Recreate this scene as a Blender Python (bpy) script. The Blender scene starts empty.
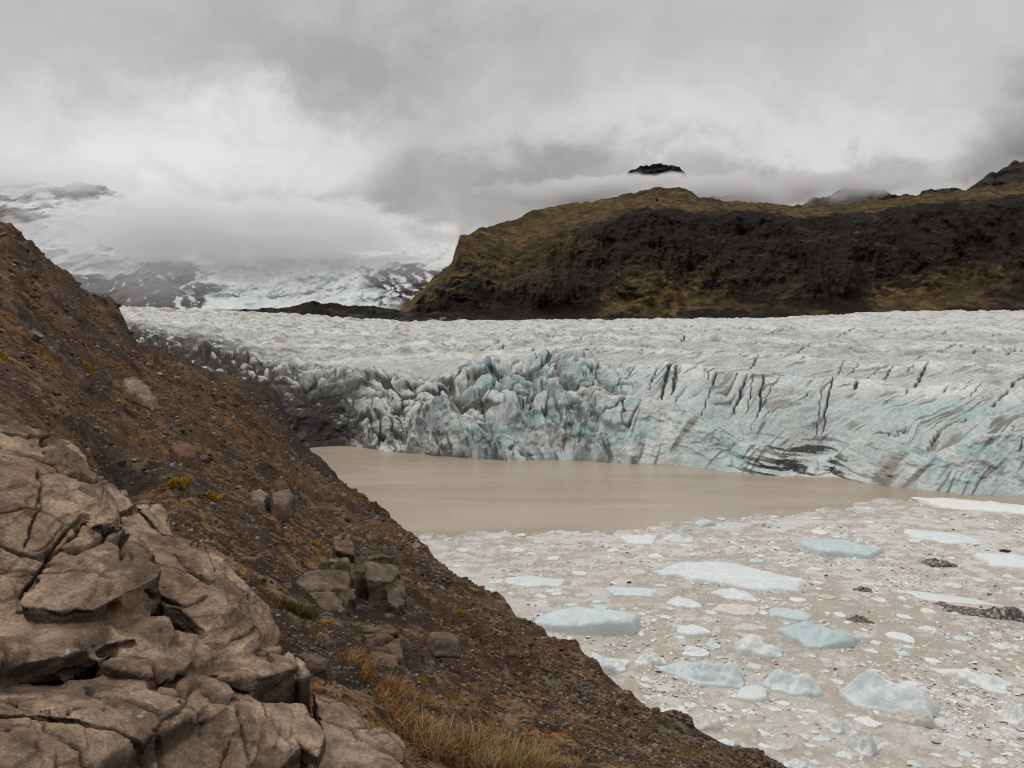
import bpy, bmesh, math, random
import numpy as np
from math import radians as RAD, sin, cos, pi
from mathutils import Vector
from concurrent.futures import ThreadPoolExecutor

random.seed(7)
RNG = np.random.default_rng(11)
F32 = np.float32
SC = bpy.context.scene
COL = SC.collection
POOL = ThreadPoolExecutor(4)

# ------------------------------------------------------------------ camera geometry (eye 40 m above the lagoon)
H = 40.0
FPX = 804.0
PITCH = RAD(6.67)


def ray(px, py):
    cx, cy = (px - 512.0) / FPX, (384.0 - py) / FPX
    return cx, cos(PITCH) + cy * sin(PITCH), -sin(PITCH) + cy * cos(PITCH)


def te(px, py):
    """bearing and slope (rise per metre of ground range) of a sight line"""
    x, y, z = ray(px, py)
    return math.atan2(x, y), z / math.hypot(x, y)


def on_plane(px, py, z=0.0):
    x, y, d = ray(px, py)
    t = (z - H) / d
    return Vector((x * t, y * t, z))


def at_range(px, py, r):
    x, y, d = ray(px, py)
    t = r / math.hypot(x, y)
    return Vector((x * t, y * t, H + d * t))


# ------------------------------------------------------------------ noise
_p = np.random.default_rng(3).permutation(256).astype(np.int32)
PERM = np.concatenate([_p, _p, _p])
_g = np.random.default_rng(5).normal(size=(256, 3))
GRAD = (_g / np.linalg.norm(_g, axis=1, keepdims=True)).astype(F32)
RND = np.random.default_rng(8).random((256, 3)).astype(F32)


def par(fn, *arrs):
    n = len(arrs[0])
    if n < 20000:
        return fn(*arrs)
    k = 8
    idx = np.linspace(0, n, k + 1).astype(int)
    outs = list(POOL.map(lambda i: fn(*[a[idx[i]:idx[i + 1]] for a in arrs]), range(k)))
    if isinstance(outs[0], tuple):
        return tuple(np.concatenate([o[q] for o in outs]) for q in range(len(outs[0])))
    return np.concatenate(outs)


def _perlin(x, y, z):
    xi, yi, zi = np.floor(x), np.floor(y), np.floor(z)
    xf, yf, zf = x - xi, y - yi, z - zi
    xi, yi, zi = xi.astype(np.int32) & 255, yi.astype(np.int32) & 255, zi.astype(np.int32) & 255
    u = xf * xf * xf * (xf * (xf * 6 - 15) + 10)
    v = yf * yf * yf * (yf * (yf * 6 - 15) + 10)
    w = zf * zf * zf * (zf * (zf * 6 - 15) + 10)
    res = 0
    for dx in (0, 1):
        px = PERM[xi + dx]
        wx = u if dx else 1 - u
        for dy in (0, 1):
            pxy = PERM[px + yi + dy]
            wy = v if dy else 1 - v
            for dz in (0, 1):
                g = GRAD[PERM[pxy + zi + dz]]
                d = g[:, 0] * (xf - dx) + g[:, 1] * (yf - dy) + g[:, 2] * (zf - dz)
                res = res + d * wx * wy * (w if dz else 1 - w)
    return (res * 1.6).astype(F32)


def perlin(x, y, z=0.0, seed=0.0):
    x = np.asarray(x, F32)
    y = np.asarray(y, F32) + F32(0 * 1)
    sh = x.shape
    y = np.broadcast_to(y, sh)
    z = np.broadcast_to(np.asarray(z, F32), sh)
    s = F32(seed * 17.31)
    return par(_perlin, x.ravel() + s, y.ravel() - s * F32(0.7), z.ravel() + s * F32(0.37)).reshape(sh)


def fbm(x, y, z=0.0, octv=4, seed=0.0, gain=0.5, lac=2.03):
    a, s, f = 1.0, 0, 1.0
    x, y, z = np.asarray(x, F32), np.asarray(y, F32), np.asarray(z, F32)
    for o in range(octv):
        s = s + a * perlin(x * F32(f), y * F32(f), z * F32(f), seed + o * 3.1)
        a *= gain
        f *= lac
    return s


def ridged(x, y, z=0.0, octv=4, seed=0.0, gain=0.5, lac=2.03, sharp=1.0):
    a, s, f, t = 1.0, 0, 1.0, 0
    x, y, z = np.asarray(x, F32), np.asarray(y, F32), np.asarray(z, F32)
    for o in range(octv):
        s = s + a * (1 - np.abs(perlin(x * F32(f), y * F32(f), z * F32(f), seed + o * 5.3))) ** sharp
        t += a
        a *= gain
        f *= lac
    return s / t


def _vor(x, y, z):
    xi, yi, zi = np.floor(x).astype(np.int32), np.floor(y).astype(np.int32), np.floor(z).astype(np.int32)
    f1 = np.full(x.shape, 9.0, F32)
    f2 = np.full(x.shape, 9.0, F32)
    cid = np.zeros(x.shape, np.int32)
    for dx in (-1, 0, 1):
        for dy in (-1, 0, 1):
            for dz in (-1, 0, 1):
                a, b, c = xi + dx, yi + dy, zi + dz
                h = PERM[PERM[PERM[a & 255] + (b & 255)] + (c & 255)]
                r = RND[h]
                d = (a + r[:, 0] - x) ** 2 + (b + r[:, 1] - y) ** 2 + (c + r[:, 2] - z) ** 2
                m = d < f1
                f2 = np.where(m, f1, np.minimum(f2, d))
                cid = np.where(m, h, cid)
                f1 = np.where(m, d, f1)
    return np.sqrt(f1), np.sqrt(f2), cid


def vor(x, y, z=0.0):
    x = np.asarray(x, F32)
    sh = x.shape
    y = np.broadcast_to(np.asarray(y, F32), sh)
    z = np.broadcast_to(np.asarray(z, F32), sh)
    a, b, c = par(_vor, x.ravel(), y.ravel(), z.ravel())
    return a.reshape(sh), b.reshape(sh), c.reshape(sh)


def sstep(a, b, x):
    t = np.clip((x - a) / (b - a), 0, 1)
    return t * t * (3 - 2 * t)


def lerp(a, b, t):
    return a + (b - a) * t


def mixc(c, col, m):
    return c + (np.array(col, F32) - c) * m[..., None]


# ------------------------------------------------------------------ object helpers
def tag(o, label=None, cat=None, group=None, kind=None):
    if label:
        o['label'] = label
    if cat:
        o['category'] = cat
    if group:
        o['group'] = group
    if kind:
        o['kind'] = kind
    return o


def link(name, me, mat=None, parent=None):
    o = bpy.data.objects.new(name, me)
    COL.objects.link(o)
    if mat and me is not None and not me.materials:
        me.materials.append(mat)
    if parent:
        o.parent = parent
    return o


def mesh_np(name, V, Fq, cols=None, smooth=True, nside=4):
    me = bpy.data.meshes.new(name)
    V = np.asarray(V, F32).reshape(-1, 3)
    Fq = np.asarray(Fq, np.int32).reshape(-1, nside)
    me.vertices.add(len(V))
    me.vertices.foreach_set('co', V.ravel())
    me.loops.add(Fq.size)
    me.loops.foreach_set('vertex_index', Fq.ravel())
    me.polygons.add(len(Fq))
    me.polygons.foreach_set('loop_start', np.arange(0, Fq.size, nside, dtype=np.int32))
    me.polygons.foreach_set('use_smooth', np.full(len(Fq), smooth, dtype=bool))
    if cols is not None:
        put_cols(me, cols)
    me.update(calc_edges=True)
    return me


def put_cols(me, cols):
    c = np.ones((len(me.vertices), 4), F32)
    c[:, :3] = np.asarray(cols, F32).reshape(-1, 3)
    at = me.color_attributes.new('tint', 'FLOAT_COLOR', 'POINT')
    at.data.foreach_set('color', c.ravel())


def grid_faces(n, m, keep=None):
    i = np.arange(n - 1)[:, None] * m
    j = np.arange(m - 1)[None, :]
    a = i + j
    f = np.stack([a, a + 1, a + m + 1, a + m], -1)
    if keep is not None:
        f = f[keep]
    return f.reshape(-1, 4)


def compact(V, Fq, *extra):
    used = np.unique(Fq)
    mp = np.full(len(V), -1, np.int32)
    mp[used] = np.arange(len(used))
    return (V[used], mp[Fq]) + tuple(e[used] for e in extra)


# ------------------------------------------------------------------ materials
class NT:
    def __init__(s, name):
        s.m = bpy.data.materials.new(name)
        s.m.use_nodes = True
        s.t = s.m.node_tree
        s.b = s.t.nodes['Principled BSDF']

    def n(s, typ, **kw):
        nd = s.t.nodes.new(typ)
        for k, v in kw.items():
            if k.startswith('i_'):
                key = k[2:]
                key = int(key) if key.isdigit() else key.replace('_', ' ')
                nd.inputs[key].default_value = v
            else:
                setattr(nd, k, v)
        return nd

    def l(s, a, b):
        s.t.links.new(a, b)

    def noise(s, vec, scale, detail=4, rough=0.55, dist=0.0):
        nd = s.n('ShaderNodeTexNoise', i_Scale=scale, i_Detail=detail, i_Roughness=rough, i_Distortion=dist)
        s.l(vec, nd.inputs['Vector'])
        return nd.outputs['Fac']

    def ramp(s, fac, a, b, va=0.0, vb=1.0):
        nd = s.n('ShaderNodeMapRange', interpolation_type='SMOOTHSTEP', clamp=True)
        nd.inputs['From Min'].default_value = a
        nd.inputs['From Max'].default_value = b
        nd.inputs['To Min'].default_value = va
        nd.inputs['To Max'].default_value = vb
        s.l(fac, nd.inputs['Value'])
        return nd.outputs['Result']

    def math(s, op, a, b=None, c=None):
        nd = s.n('ShaderNodeMath', operation=op)
        for k, v in enumerate((a, b, c)):
            if v is None:
                continue
            if isinstance(v, (int, float)):
                nd.inputs[k].default_value = v
            else:
                s.l(v, nd.inputs[k])
        return nd.outputs[0]

    def mix(s, fac, a, b, blend='MIX'):
        nd = s.n('ShaderNodeMix', data_type='RGBA', blend_type=blend)
        for key, v in (('Factor', fac), ('A', a), ('B', b)):
            sock = [q for q in nd.inputs if q.name == key and q.enabled and (key == 'Factor' or q.type == 'RGBA')][0]
            if isinstance(v, (int, float)):
                sock.default_value = v
            elif isinstance(v, tuple):
                sock.default_value = (*v, 1)
            else:
                s.l(v, sock)
        return [q for q in nd.outputs if q.type == 'RGBA'][0]

    def bump(s, hgt, dist, strength=1.0, prev=None):
        nd = s.n('ShaderNodeBump', i_Strength=strength, i_Distance=dist)
        s.l(hgt, nd.inputs['Height'])
        if prev is not None:
            s.l(prev, nd.inputs['Normal'])
        return nd.outputs['Normal']

    def coord(s, which='Object'):
        return s.n('ShaderNodeTexCoord').outputs[which]


def tint_mat(name, rough=0.85, spec=0.3, var=0.25, scale=3.0, bump=0.0, bscale=6.0, per_obj=0.0):
    m = NT(name)
    at = m.n('ShaderNodeVertexColor', layer_name='tint').outputs['Color']
    co = m.coord('Object')
    nz = m.noise(co, scale, 5, 0.65)
    v = m.ramp(nz, 0.25, 0.75, 1 - var, 1 + var)
    c = m.n('ShaderNodeVectorMath', operation='SCALE')
    m.l(at, c.inputs[0])
    m.l(v, c.inputs['Scale'])
    out = c.outputs[0]
    if per_obj:
        oi = m.n('ShaderNodeObjectInfo').outputs['Random']
        r = m.ramp(oi, 0, 1, 1 - per_obj, 1 + per_obj)
        c2 = m.n('ShaderNodeVectorMath', operation='SCALE')
        m.l(out, c2.inputs[0])
        m.l(r, c2.inputs['Scale'])
        out = c2.outputs[0]
    m.l(out, m.b.inputs['Base Color'])
    m.b.inputs['Roughness'].default_value = rough
    m.b.inputs['Specular IOR Level'].default_value = spec
    if bump:
        h = m.noise(co, bscale, 6, 0.65)
        m.l(m.bump(h, bump), m.b.inputs['Normal'])
    return m.m


# ------------------------------------------------------------------ polar terrain sheets from surveyed lines
def level(pts, TH, mode='r'):
    """pts: (px, py, r); returns slope e(theta) and log r(theta) along one surveyed line"""
    T, E, R = [], [], []
    for px, py, r in pts:
        t, e = te(px, py)
        if r is None:
            r = -H / e
        T.append(t)
        E.append(e)
        R.append(math.log(r))
    o = np.argsort(T)
    T, E, R = np.array(T)[o], np.array(E)[o], np.array(R)[o]
    return np.interp(TH, T, E), np.interp(TH, T, R)


def smooth1(a, k):
    if k < 1:
        return a
    w = np.hanning(2 * k + 3)[1:-1]
    w /= w.sum()
    return np.convolve(np.pad(a, k, mode='edge'), w, 'valid')


def sheet(levels, counts):
    """levels: list of (e, logr) arrays; counts: rows between them. Returns R (rows x cols) and Z"""
    RR, ZZ = [], []
    for k in range(len(levels) - 1):
        e0, l0 = levels[k]
        e1, l1 = levels[k + 1]
        n = counts[k]
        t = (np.arange(n + (1 if k == len(levels) - 2 else 0)) / n)[:, None]
        lr = l0 + (l1 - l0) * t
        r = np.exp(lr)
        r0, r1 = np.exp(l0), np.exp(l1)
        a = (1 / r - 1 / r0) / np.where(np.abs(1 / r1 - 1 / r0) < 1e-9, 1e-9, (1 / r1 - 1 / r0))
        e = e0 + (e1 - e0) * a
        RR.append(r)
        ZZ.append(H + e * r)
    return np.concatenate(RR), np.concatenate(ZZ)


def blur_rows(A, k):
    w = np.hanning(2 * k + 3)[1:-1]
    w /= w.sum()
    P = np.pad(A, ((k, k), (0, 0)), mode='edge')
    out = np.zeros_like(A)
    for i, wi in enumerate(w):
        out += wi * P[i:i + A.shape[0]]
    return out


def blur_cols(A, k):
    return blur_rows(A.T, k).T

# ================================================================== CAMERA, WORLD, SUN
cam_d = bpy.data.cameras.new('camera')
cam_d.sensor_width = 36.0
cam_d.lens = 36.0 * FPX / 1024.0
cam_d.clip_start = 0.1
cam_d.clip_end = 30000
cam = bpy.data.objects.new('camera', cam_d)
COL.objects.link(cam)
cam.location = (0, 0, H)
cam.rotation_euler = (pi / 2 - PITCH, 0, 0)
SC.camera = cam

SUN_EL, SUN_AZ = 60.0, -78.0      # high and ahead to the left, through thick cloud
world = bpy.data.worlds.new('World')
SC.world = world
world.use_nodes = True
wt = world.node_tree
for nd in list(wt.nodes):
    wt.nodes.remove(nd)


def wn(typ, **kw):
    nd = wt.nodes.new(typ)
    for k, v in kw.items():
        if k.startswith('i_'):
            key = k[2:]
            nd.inputs[int(key) if key.isdigit() else key.replace('_', ' ')].default_value = v
        else:
            setattr(nd, k, v)
    return nd


def wl(a, b):
    wt.links.new(a, b)


def wm(op, a, b=None, c=None):
    nd = wn('ShaderNodeMath', operation=op)
    for k, v in enumerate((a, b, c)):
        if v is None:
            continue
        if isinstance(v, (int, float)):
            nd.inputs[k].default_value = v
        else:
            wl(v, nd.inputs[k])
    return nd.outputs[0]


w_out = wn('ShaderNodeOutputWorld')
w_bg = wn('ShaderNodeBackground', i_Strength=0.1)
wl(w_bg.outputs[0], w_out.inputs[0])
sky = wn('ShaderNodeTexSky', sky_type='NISHITA', sun_disc=False)
sky.sun_elevation = RAD(SUN_EL)
sky.sun_rotation = RAD(SUN_AZ)
sky.dust_density = 3.0
w_dir = wn('ShaderNodeTexCoord').outputs['Generated']
w_sep = wn('ShaderNodeSeparateXYZ')
wl(w_dir, w_sep.inputs[0])
w_az = wm('ARCTAN2', w_sep.outputs[0], w_sep.outputs[1])
w_el = wm('ARCSINE', w_sep.outputs[2])
# cloud deck: noise in direction space, flattened, with a warp
w_flat = wn('ShaderNodeVectorMath', operation='MULTIPLY')
w_flat.inputs[1].default_value = (1.0, 1.0, 1.3)
wl(w_dir, w_flat.inputs[0])


def wnoise(scale, detail, rough=0.5, dist=0.0, off=0.0):
    v = wn('ShaderNodeVectorMath', operation='ADD')
    v.inputs[1].default_value = (off, off * 0.7, off * 1.3)
    wl(w_flat.outputs[0], v.inputs[0])
    nd = wn('ShaderNodeTexNoise', i_Scale=scale, i_Detail=detail, i_Roughness=rough, i_Distortion=dist)
    wl(v.outputs[0], nd.inputs['Vector'])
    return nd.outputs['Fac']


n_big = wnoise(2.2, 4, 0.45, 0.3, 3.0)
n_mid = wnoise(6.0, 5, 0.5, 0.2, 9.0)
n_fine = wnoise(15.0, 5, 0.6, 0.3, 5.0)
wobx = wm('MULTIPLY_ADD', n_mid, 0.22, -0.11)
woby = wm('MULTIPLY_ADD', n_fine, 0.14, -0.07)
az_w = wm('ADD', wm('ADD', w_az, wobx), woby)
el_w = wm('ADD', wm('ADD', w_el, wm('MULTIPLY', wobx, -0.7)), wm('MULTIPLY', woby, 0.9))


def blob(px, py, wpx, hpx, amp, power=1.0):
    t, e = te(px, py)
    el = math.atan(e)
    a = wm('DIVIDE', wm('SUBTRACT', az_w, t), wpx / FPX)
    b = wm('DIVIDE', wm('SUBTRACT', el_w, el), hpx / FPX)
    d = wm('ADD', wm('MULTIPLY', a, a), wm('MULTIPLY', b, b))
    if power != 1.0:
        d = wm('POWER', d, power)
    return wm('MULTIPLY', wm('POWER', 2.718, wm('MULTIPLY', d, -1.0)), amp)


val = wm('ADD', wm('MULTIPLY', wm('SUBTRACT', n_big, 0.5), 0.16), 0.55)
val = wm('ADD', val, wm('MULTIPLY', wm('SUBTRACT', n_mid, 0.5), 0.17))
val = wm('ADD', val, wm('MULTIPLY', wm('SUBTRACT', n_fine, 0.5), 0.08))
for b in (
    (190, 150, 140, 60, 0.21), (60, 130, 110, 34, 0.08), (345, 160, 55, 48, 0.09),     # bright gap over the ice cap
    (640, 110, 200, 36, 0.09), (850, 128, 130, 30, 0.12), (420, 262, 60, 24, 0.08),    # brighter strip above the plateau
    (500, 205, 130, 52, -0.15, 1.5), (320, 232, 180, 32, -0.11, 1.5), (430, 190, 50, 34, -0.06, 1.5),                  # dark bank left of the plateau
    (640, 180, 160, 26, -0.09, 1.5), (860, 172, 130, 26, -0.12, 1.5), (1022, 128, 50, 46, -0.26, 1.8),
    (380, 92, 150, 50, -0.12), (140, 40, 250, 52, -0.06), (470, 20, 300, 40, -0.04), (300, 66, 120, 30, -0.05),
):
    val = wm('ADD', val, blob(*b))
# the deck is brighter overhead than at the horizon, as any overcast
zen = wm('MULTIPLY', wm('POWER', wm('MAXIMUM', wm('SUBTRACT', w_el, 0.33), 0.0), 1.2), 0.6)
val = wm('ADD', val, zen)
val = wm('MAXIMUM', val, 0.24)
w_tint = wn('ShaderNodeCombineColor')
wl(wm('MULTIPLY', val, 10.3), w_tint.inputs[0])
wl(wm('MULTIPLY', val, 10.1), w_tint.inputs[1])
wl(wm('MULTIPLY', val, 9.95), w_tint.inputs[2])
w_mix = wn('ShaderNodeMix', data_type='RGBA')
w_mix.inputs[0].default_value = 0.95
ca = [q for q in w_mix.inputs if q.type == 'RGBA']
wl(sky.outputs[0], ca[0])
wl(w_tint.outputs[0], ca[1])
wl([q for q in w_mix.outputs if q.type == 'RGBA'][0], w_bg.inputs['Color'])

sun_d = bpy.data.lights.new('sun', 'SUN')
sun_d.energy = 1.35
sun_d.angle = RAD(13)
sun_d.color = (1.0, 0.96, 0.9)
sun = bpy.data.objects.new('sun', sun_d)
COL.objects.link(sun)
sdir = Vector((sin(RAD(SUN_AZ)) * cos(RAD(SUN_EL)), cos(RAD(SUN_AZ)) * cos(RAD(SUN_EL)), sin(RAD(SUN_EL))))
sun.location = sdir * 100 + Vector((0, 0, H))
sun.rotation_euler = sdir.to_track_quat('Z', 'Y').to_euler()

SC.view_settings.view_transform = 'Standard'
SC.view_settings.look = 'None'
SC.view_settings.exposure = 0.0
SC.view_settings.gamma = 1.0
SC.view_settings.use_curve_mapping = False
SC.render.engine = 'CYCLES'
SC.cycles.use_denoising = True
SC.cycles.filter_width = 1.15
SC.cycles.sample_clamp_indirect = 4.0
SC.cycles.max_bounces = 6
SC.cycles.diffuse_bounces = 3
SC.cycles.volume_bounces = 4
SC.cycles.transparent_max_bounces = 12

# ================================================================== LAGOON WATER
m = NT('silty_water')
co = m.coord('Object')
mp0 = m.n('ShaderNodeMapping')
mp0.inputs['Scale'].default_value = (0.016, 0.07, 1)
mp0.inputs['Rotation'].default_value = (0, 0, 0.15)
m.l(co, mp0.inputs[0])
nz = m.noise(mp0.outputs[0], 1.0, 6, 0.6, 0.6)
m.l(m.mix(m.ramp(nz, 0.3, 0.7), (0.285, 0.225, 0.162), (0.37, 0.312, 0.248)), m.b.inputs['Base Color'])
m.b.inputs['Roughness'].default_value = 0.2
m.b.inputs['Specular IOR Level'].default_value = 0.5
mp = m.n('ShaderNodeMapping')
mp.inputs['Scale'].default_value = (0.7, 1.3, 1)
m.l(co, mp.inputs[0])
rip = m.noise(mp.outputs[0], 1.6, 4, 0.6)
m.l(m.bump(rip, 0.14, 0.7), m.b.inputs['Normal'])
MAT_WATER = m.m
me = mesh_np('lagoon_water', [(-700, -300, 0), (900, -300, 0), (900, 900, 0), (-700, 900, 0)], [(0, 1, 2, 3)])
tag(link('lagoon_water', me, MAT_WATER), 'calm silty brown meltwater of the lagoon below the glacier front', 'water', kind='structure')
me = mesh_np('ground', [(-16000, -8000, -6), (16000, -8000, -6), (16000, 20000, -6), (-16000, 20000, -6)], [(0, 1, 2, 3)])
gm = NT('ground_gravel')
gn = gm.noise(gm.coord('Object'), 0.05, 6, 0.6)
gm.l(gm.mix(gn, (0.03, 0.025, 0.02), (0.07, 0.06, 0.05)), gm.b.inputs['Base Color'])
tag(link('ground', me, gm.m), 'dark gravel valley floor beneath the ice and lagoon', 'ground', kind='structure')

# ================================================================== GLACIER
W0 = [(-500, 449, None), (300, 449, None), (345, 446, None), (400, 452, None), (440, 456, None), (500, 461, None), (560, 460, None),
      (600, 462, None), (680, 466, None), (730, 472, None), (780, 477, None), (830, 477, None), (880, 485, None),
      (930, 492, None), (980, 495, None), (1024, 496, None), (1100, 500, None), (1500, 515, None)]


def wy(px):
    return float(np.interp(px, [w[0] for w in W0], [w[1] for w in W0]))


def wr(px):
    return -H / te(px, wy(px))[1]


NC, TH0, TH1 = 1680, RAD(-44), RAD(51)
TH = np.linspace(TH0, TH1, NC)
L0 = level(W0, TH)
l0w = np.log(np.exp(L0[1]) + 1.4 * fbm(TH * 34, TH * 0, 0, 2, 70))          # the waterline is ragged
L0 = (-H / np.exp(l0w), l0w)
Lm = (-(H + 2.5) / (np.exp(l0w) - 0.8), np.log(np.exp(l0w) - 0.8))
GLR = [(-300, 355), (100, 372), (200, 395), (310, 415), (350, 424), (400, 420), (500, 405), (562, 387), (616, 398), (675, 407), (711, 425), (742, 439), (788, 458), (833, 455), (878, 434), (923, 457), (945, 452), (975, 440), (1024, 432), (1500, 440)]
GA = [(-300, 340), (100, 350), (200, 370), (310, 380), (400, 376), (500, 368), (562, 358), (634, 364), (693, 364), (742, 372), (797, 376), (833, 379), (869, 380), (905, 388), (950, 384), (1024, 387), (1500, 385)]
GB = [(-300, 328), (100, 337), (200, 350), (310, 362), (400, 358), (500, 353), (562, 348), (621, 349), (742, 353), (815, 357), (878, 366), (950, 362), (1024, 366), (1500, 366)]
GC_ = [(-300, 320), (100, 328), (200, 336), (310, 346), (400, 345), (500, 342), (562, 338), (650, 337), (742, 338), (850, 346), (950, 345), (1024, 348), (1500, 348)]
GD = [(-300, 312), (100, 318), (200, 324), (310, 332), (400, 334), (500, 332), (600, 329), (742, 326), (850, 329), (950, 327), (1024, 330), (1500, 330)]
GS = [(-300, 303), (100, 307), (200, 309), (310, 315), (400, 321), (520, 321), (600, 320), (700, 319), (790, 318), (850, 313), (950, 311), (1024, 310), (1500, 308)]


def crest(G, off, seed, jit, sm):
    e, l = level([(p, y, wr(p) + (off if off > 0 else (wy(p) - y) * 0.17 + 2)) for p, y in G], TH)
    e, l = smooth1(e, sm), smooth1(l, max(sm, 14))
    w = 1 - np.abs(fbm(TH * 15, TH * 0 + seed, 0, 2, 71 + seed, 0.5))           # notched crest line
    return e + jit / FPX * (w - 0.7) * 3.0, np.log(np.exp(l) + 7.0 * fbm(TH * 7, TH * 0 + seed, 0, 3, 90 + seed))


def foot(c, dpx, dr):
    return c[0] + dpx / FPX, np.log(np.exp(c[1]) + dr)


cR, cA, cB, cC, cD = crest(GLR, 0, 1, 2.2, 8), crest(GA, 42, 2, 2.4, 14), crest(GB, 80, 3, 1.9, 16), crest(GC_, 135, 4, 1.5, 16), crest(GD, 215, 5, 0.8, 16)
e_, l_ = level([(p, y, 560) for p, y in GS], TH)
cS = (smooth1(e_, 30) + 0.9 / FPX * fbm(TH * 40, TH * 0, 0, 3, 79), smooth1(l_, 30))
z4 = H + cS[0] * np.exp(cS[1])
Ls = [Lm, L0, cR, foot(cR, 2.5, 11), cA, foot(cA, -1.5, 17), cB, foot(cB, -1.2, 26), cC, foot(cC, -0.8, 34), cD, foot(cD, -0.6, 40), cS, ((z4 - 14 - H) / 720.0, np.full(NC, math.log(720.0)))]
CN = [4, 80, 26, 88, 16, 48, 14, 44, 14, 36, 12, 56, 12]
R, Z = sheet(Ls, CN)
Z[6:] = blur_rows(Z, 1)[6:]
rows = np.concatenate([np.arange(c) / c + k for k, c in enumerate(CN)] + [[len(CN)]])
LV = np.broadcast_to(rows[:, None], R.shape)       # 1 waterline, 2 lower ridge, 4 main lip, 6, 8, 10 upper lips
THg = np.broadcast_to(TH, R.shape)
r0 = np.exp(L0[1])[None, :]
S = R - r0                                  # metres behind the calving front
U = R * THg
A = THg * 180.0                             # metres along the front, measured at the calving line
PXc = 512 + FPX * np.tan(THg)
X, Y = R * np.sin(THg), R * np.cos(THg)
on = sstep(0.0, 2.5, S)
rag = 60 * fbm(A / 14, S / 18, 0, 3, 20)
ser = np.maximum(sstep(650, 560, PXc + rag) * sstep(72, 48, S), sstep(350, 270, PXc + rag) * sstep(130, 70, S))
mound = sstep(376, 340, PXc + 18 * fbm(U / 7, S / 8, 0, 4, 59)) * sstep(36, 24, S) * (PXc < 420)
ser = ser * (1 - 0.85 * mound)
smo = 1 - ser
# seracs: pyramids and fins with sharp valleys between them
wa = A + 0.35 * S + 2.5 * perlin(U / 9, S / 9, 0, 33)
p1, p2, pc = vor(wa / 9.5, S / 13.0, 0.5)
q1, q2, qc = vor(wa / 3.3 + 0.3 * perlin(U / 2, S / 2, 0, 37), S / 4.4, 3.5)
rg1 = ridged((A + 0.55 * S + 3.5 * perlin(U / 16, S / 16, 0, 34)) / 13, S / 30, 0, 3, 2, 0.45)
Z = Z + ser * on * sstep(0, 7, S + 1.5) * ((0.42 - p1) * 9.0 + ((pc % 7) / 7.0 - 0.45) * 3.5 + ((qc % 11) / 11.0 - 0.5) * 2.4 + (0.40 - q1) * 3.0 - sstep(0.16, 0.0, q2 - q1) * 1.6 + (rg1 - 0.72) * 7.0)
# large fins standing in the water (apex to foot), with steep planar sides
Z = np.where((S < 20) & (PXc > 370) & (PXc < 660), Z - 1.6 * ser * on * sstep(20, 10, S) * sstep(0, 5, S), Z)
finm = np.zeros_like(Z)
FINS = [(443, 396, 12, 485, 457, 0.5), (416, 411, 9, 409, 449, 0.5), (511, 402, 13, 561, 458, 0.5), (470, 418, 8, 518, 458, 0.3), (536, 410, 10, 600, 460, 0.4), (398, 420, 8, 380, 450, 0.5), (372, 424, 7, 365, 449, 0.5),
        (560, 402, 13, 612, 459, 0.5), (590, 418, 9, 640, 462, 0.5), (455, 432, 5, 462, 456, 0.3), (428, 428, 6, 440, 455, 0.3), (492, 436, 5, 500, 459, 0.3)]
for ax, ay, do, bx, by, sd in FINS:
    a, b = at_range(ax, ay, wr(ax) + do), at_range(bx, by, wr(bx) - 1.0)
    dx, dy = b.x - a.x, b.y - a.y
    L2 = dx * dx + dy * dy
    wx_, wy_ = X + 1.1 * perlin(X / 4, Y / 4, 0, 5), Y + 1.1 * perlin(X / 4, Y / 4, 0, 6)
    t = ((wx_ - a.x) * dx + (wy_ - a.y) * dy) / L2
    tc = np.clip(t, -0.5, 1)
    dist = ((wx_ - a.x) * dy - (wy_ - a.y) * dx) / math.sqrt(L2)
    zr = a.z + (b.z - a.z) * np.clip(tc, 0, 1) ** 0.9 + np.minimum(tc, 0) * 6
    tent = zr - np.where(dist > 0, 1.9, 1.15) * np.abs(dist) - np.where(t > 1, (t - 1) * 40, 0)
    near = (np.abs(dist) < 9) & (t > -0.5) & (t < 1.2) & (S > 0.15) & (S < 30)
    tent = tent + 0.5 * ridged(X / 2.2, Y / 2.2, 0, 3, 66)
    finm = np.maximum(finm, sstep(-0.2, 0.5, tent - Z) * near)
    Z = np.where(near, np.maximum(Z, tent), Z)
# wavy crests on the upper ice
bkm = sstep(45, 120, S) * (0.7 + 0.3 * sstep(820, 520, PXc))
bkm = bkm + 1e-6
bk = ridged((A + 0.25 * S) / 9 + 1.2 * fbm(A / 20, S / 30, 0, 2, 13), (S - 0.7 * A) / 13, 0, 4, 14, 0.55)
Z = Z + (bk - 0.74) * 7.0 * bkm
# ribs and fracture relief on the smooth ramps
fq = A - 0.62 * S + 3.0 * perlin(U / 14, S / 18, 0, 35)
rib_ = ridged(fq / 5.0, (A + S) / 42, Z / 30, 4, 38, 0.55)
Z = Z + on * smo * (rib_ - 0.74) * 1.5 * sstep(200, 100, S)
fa, fb, fc = vor((A - 0.4 * S + 2 * perlin(U / 8, S / 8, 0, 36)) / 13.0, S / 17.0, 7.5)
Z = Z + smo * on * (((fc % 9) / 9.0 - 0.5) * 1.1 + (0.45 - fa) * 1.6) * sstep(60, 25, S) * sstep(0, 5, S)
Z = Z + on * (fbm(U / 6, S / 8, Z / 6, 5, 15, 0.55) * 0.30 + (ridged(U / 2.6, S / 3.2, Z / 3, 4, 17, 0.6) - 0.72) * (0.5 + 1.2 * ser))
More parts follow.
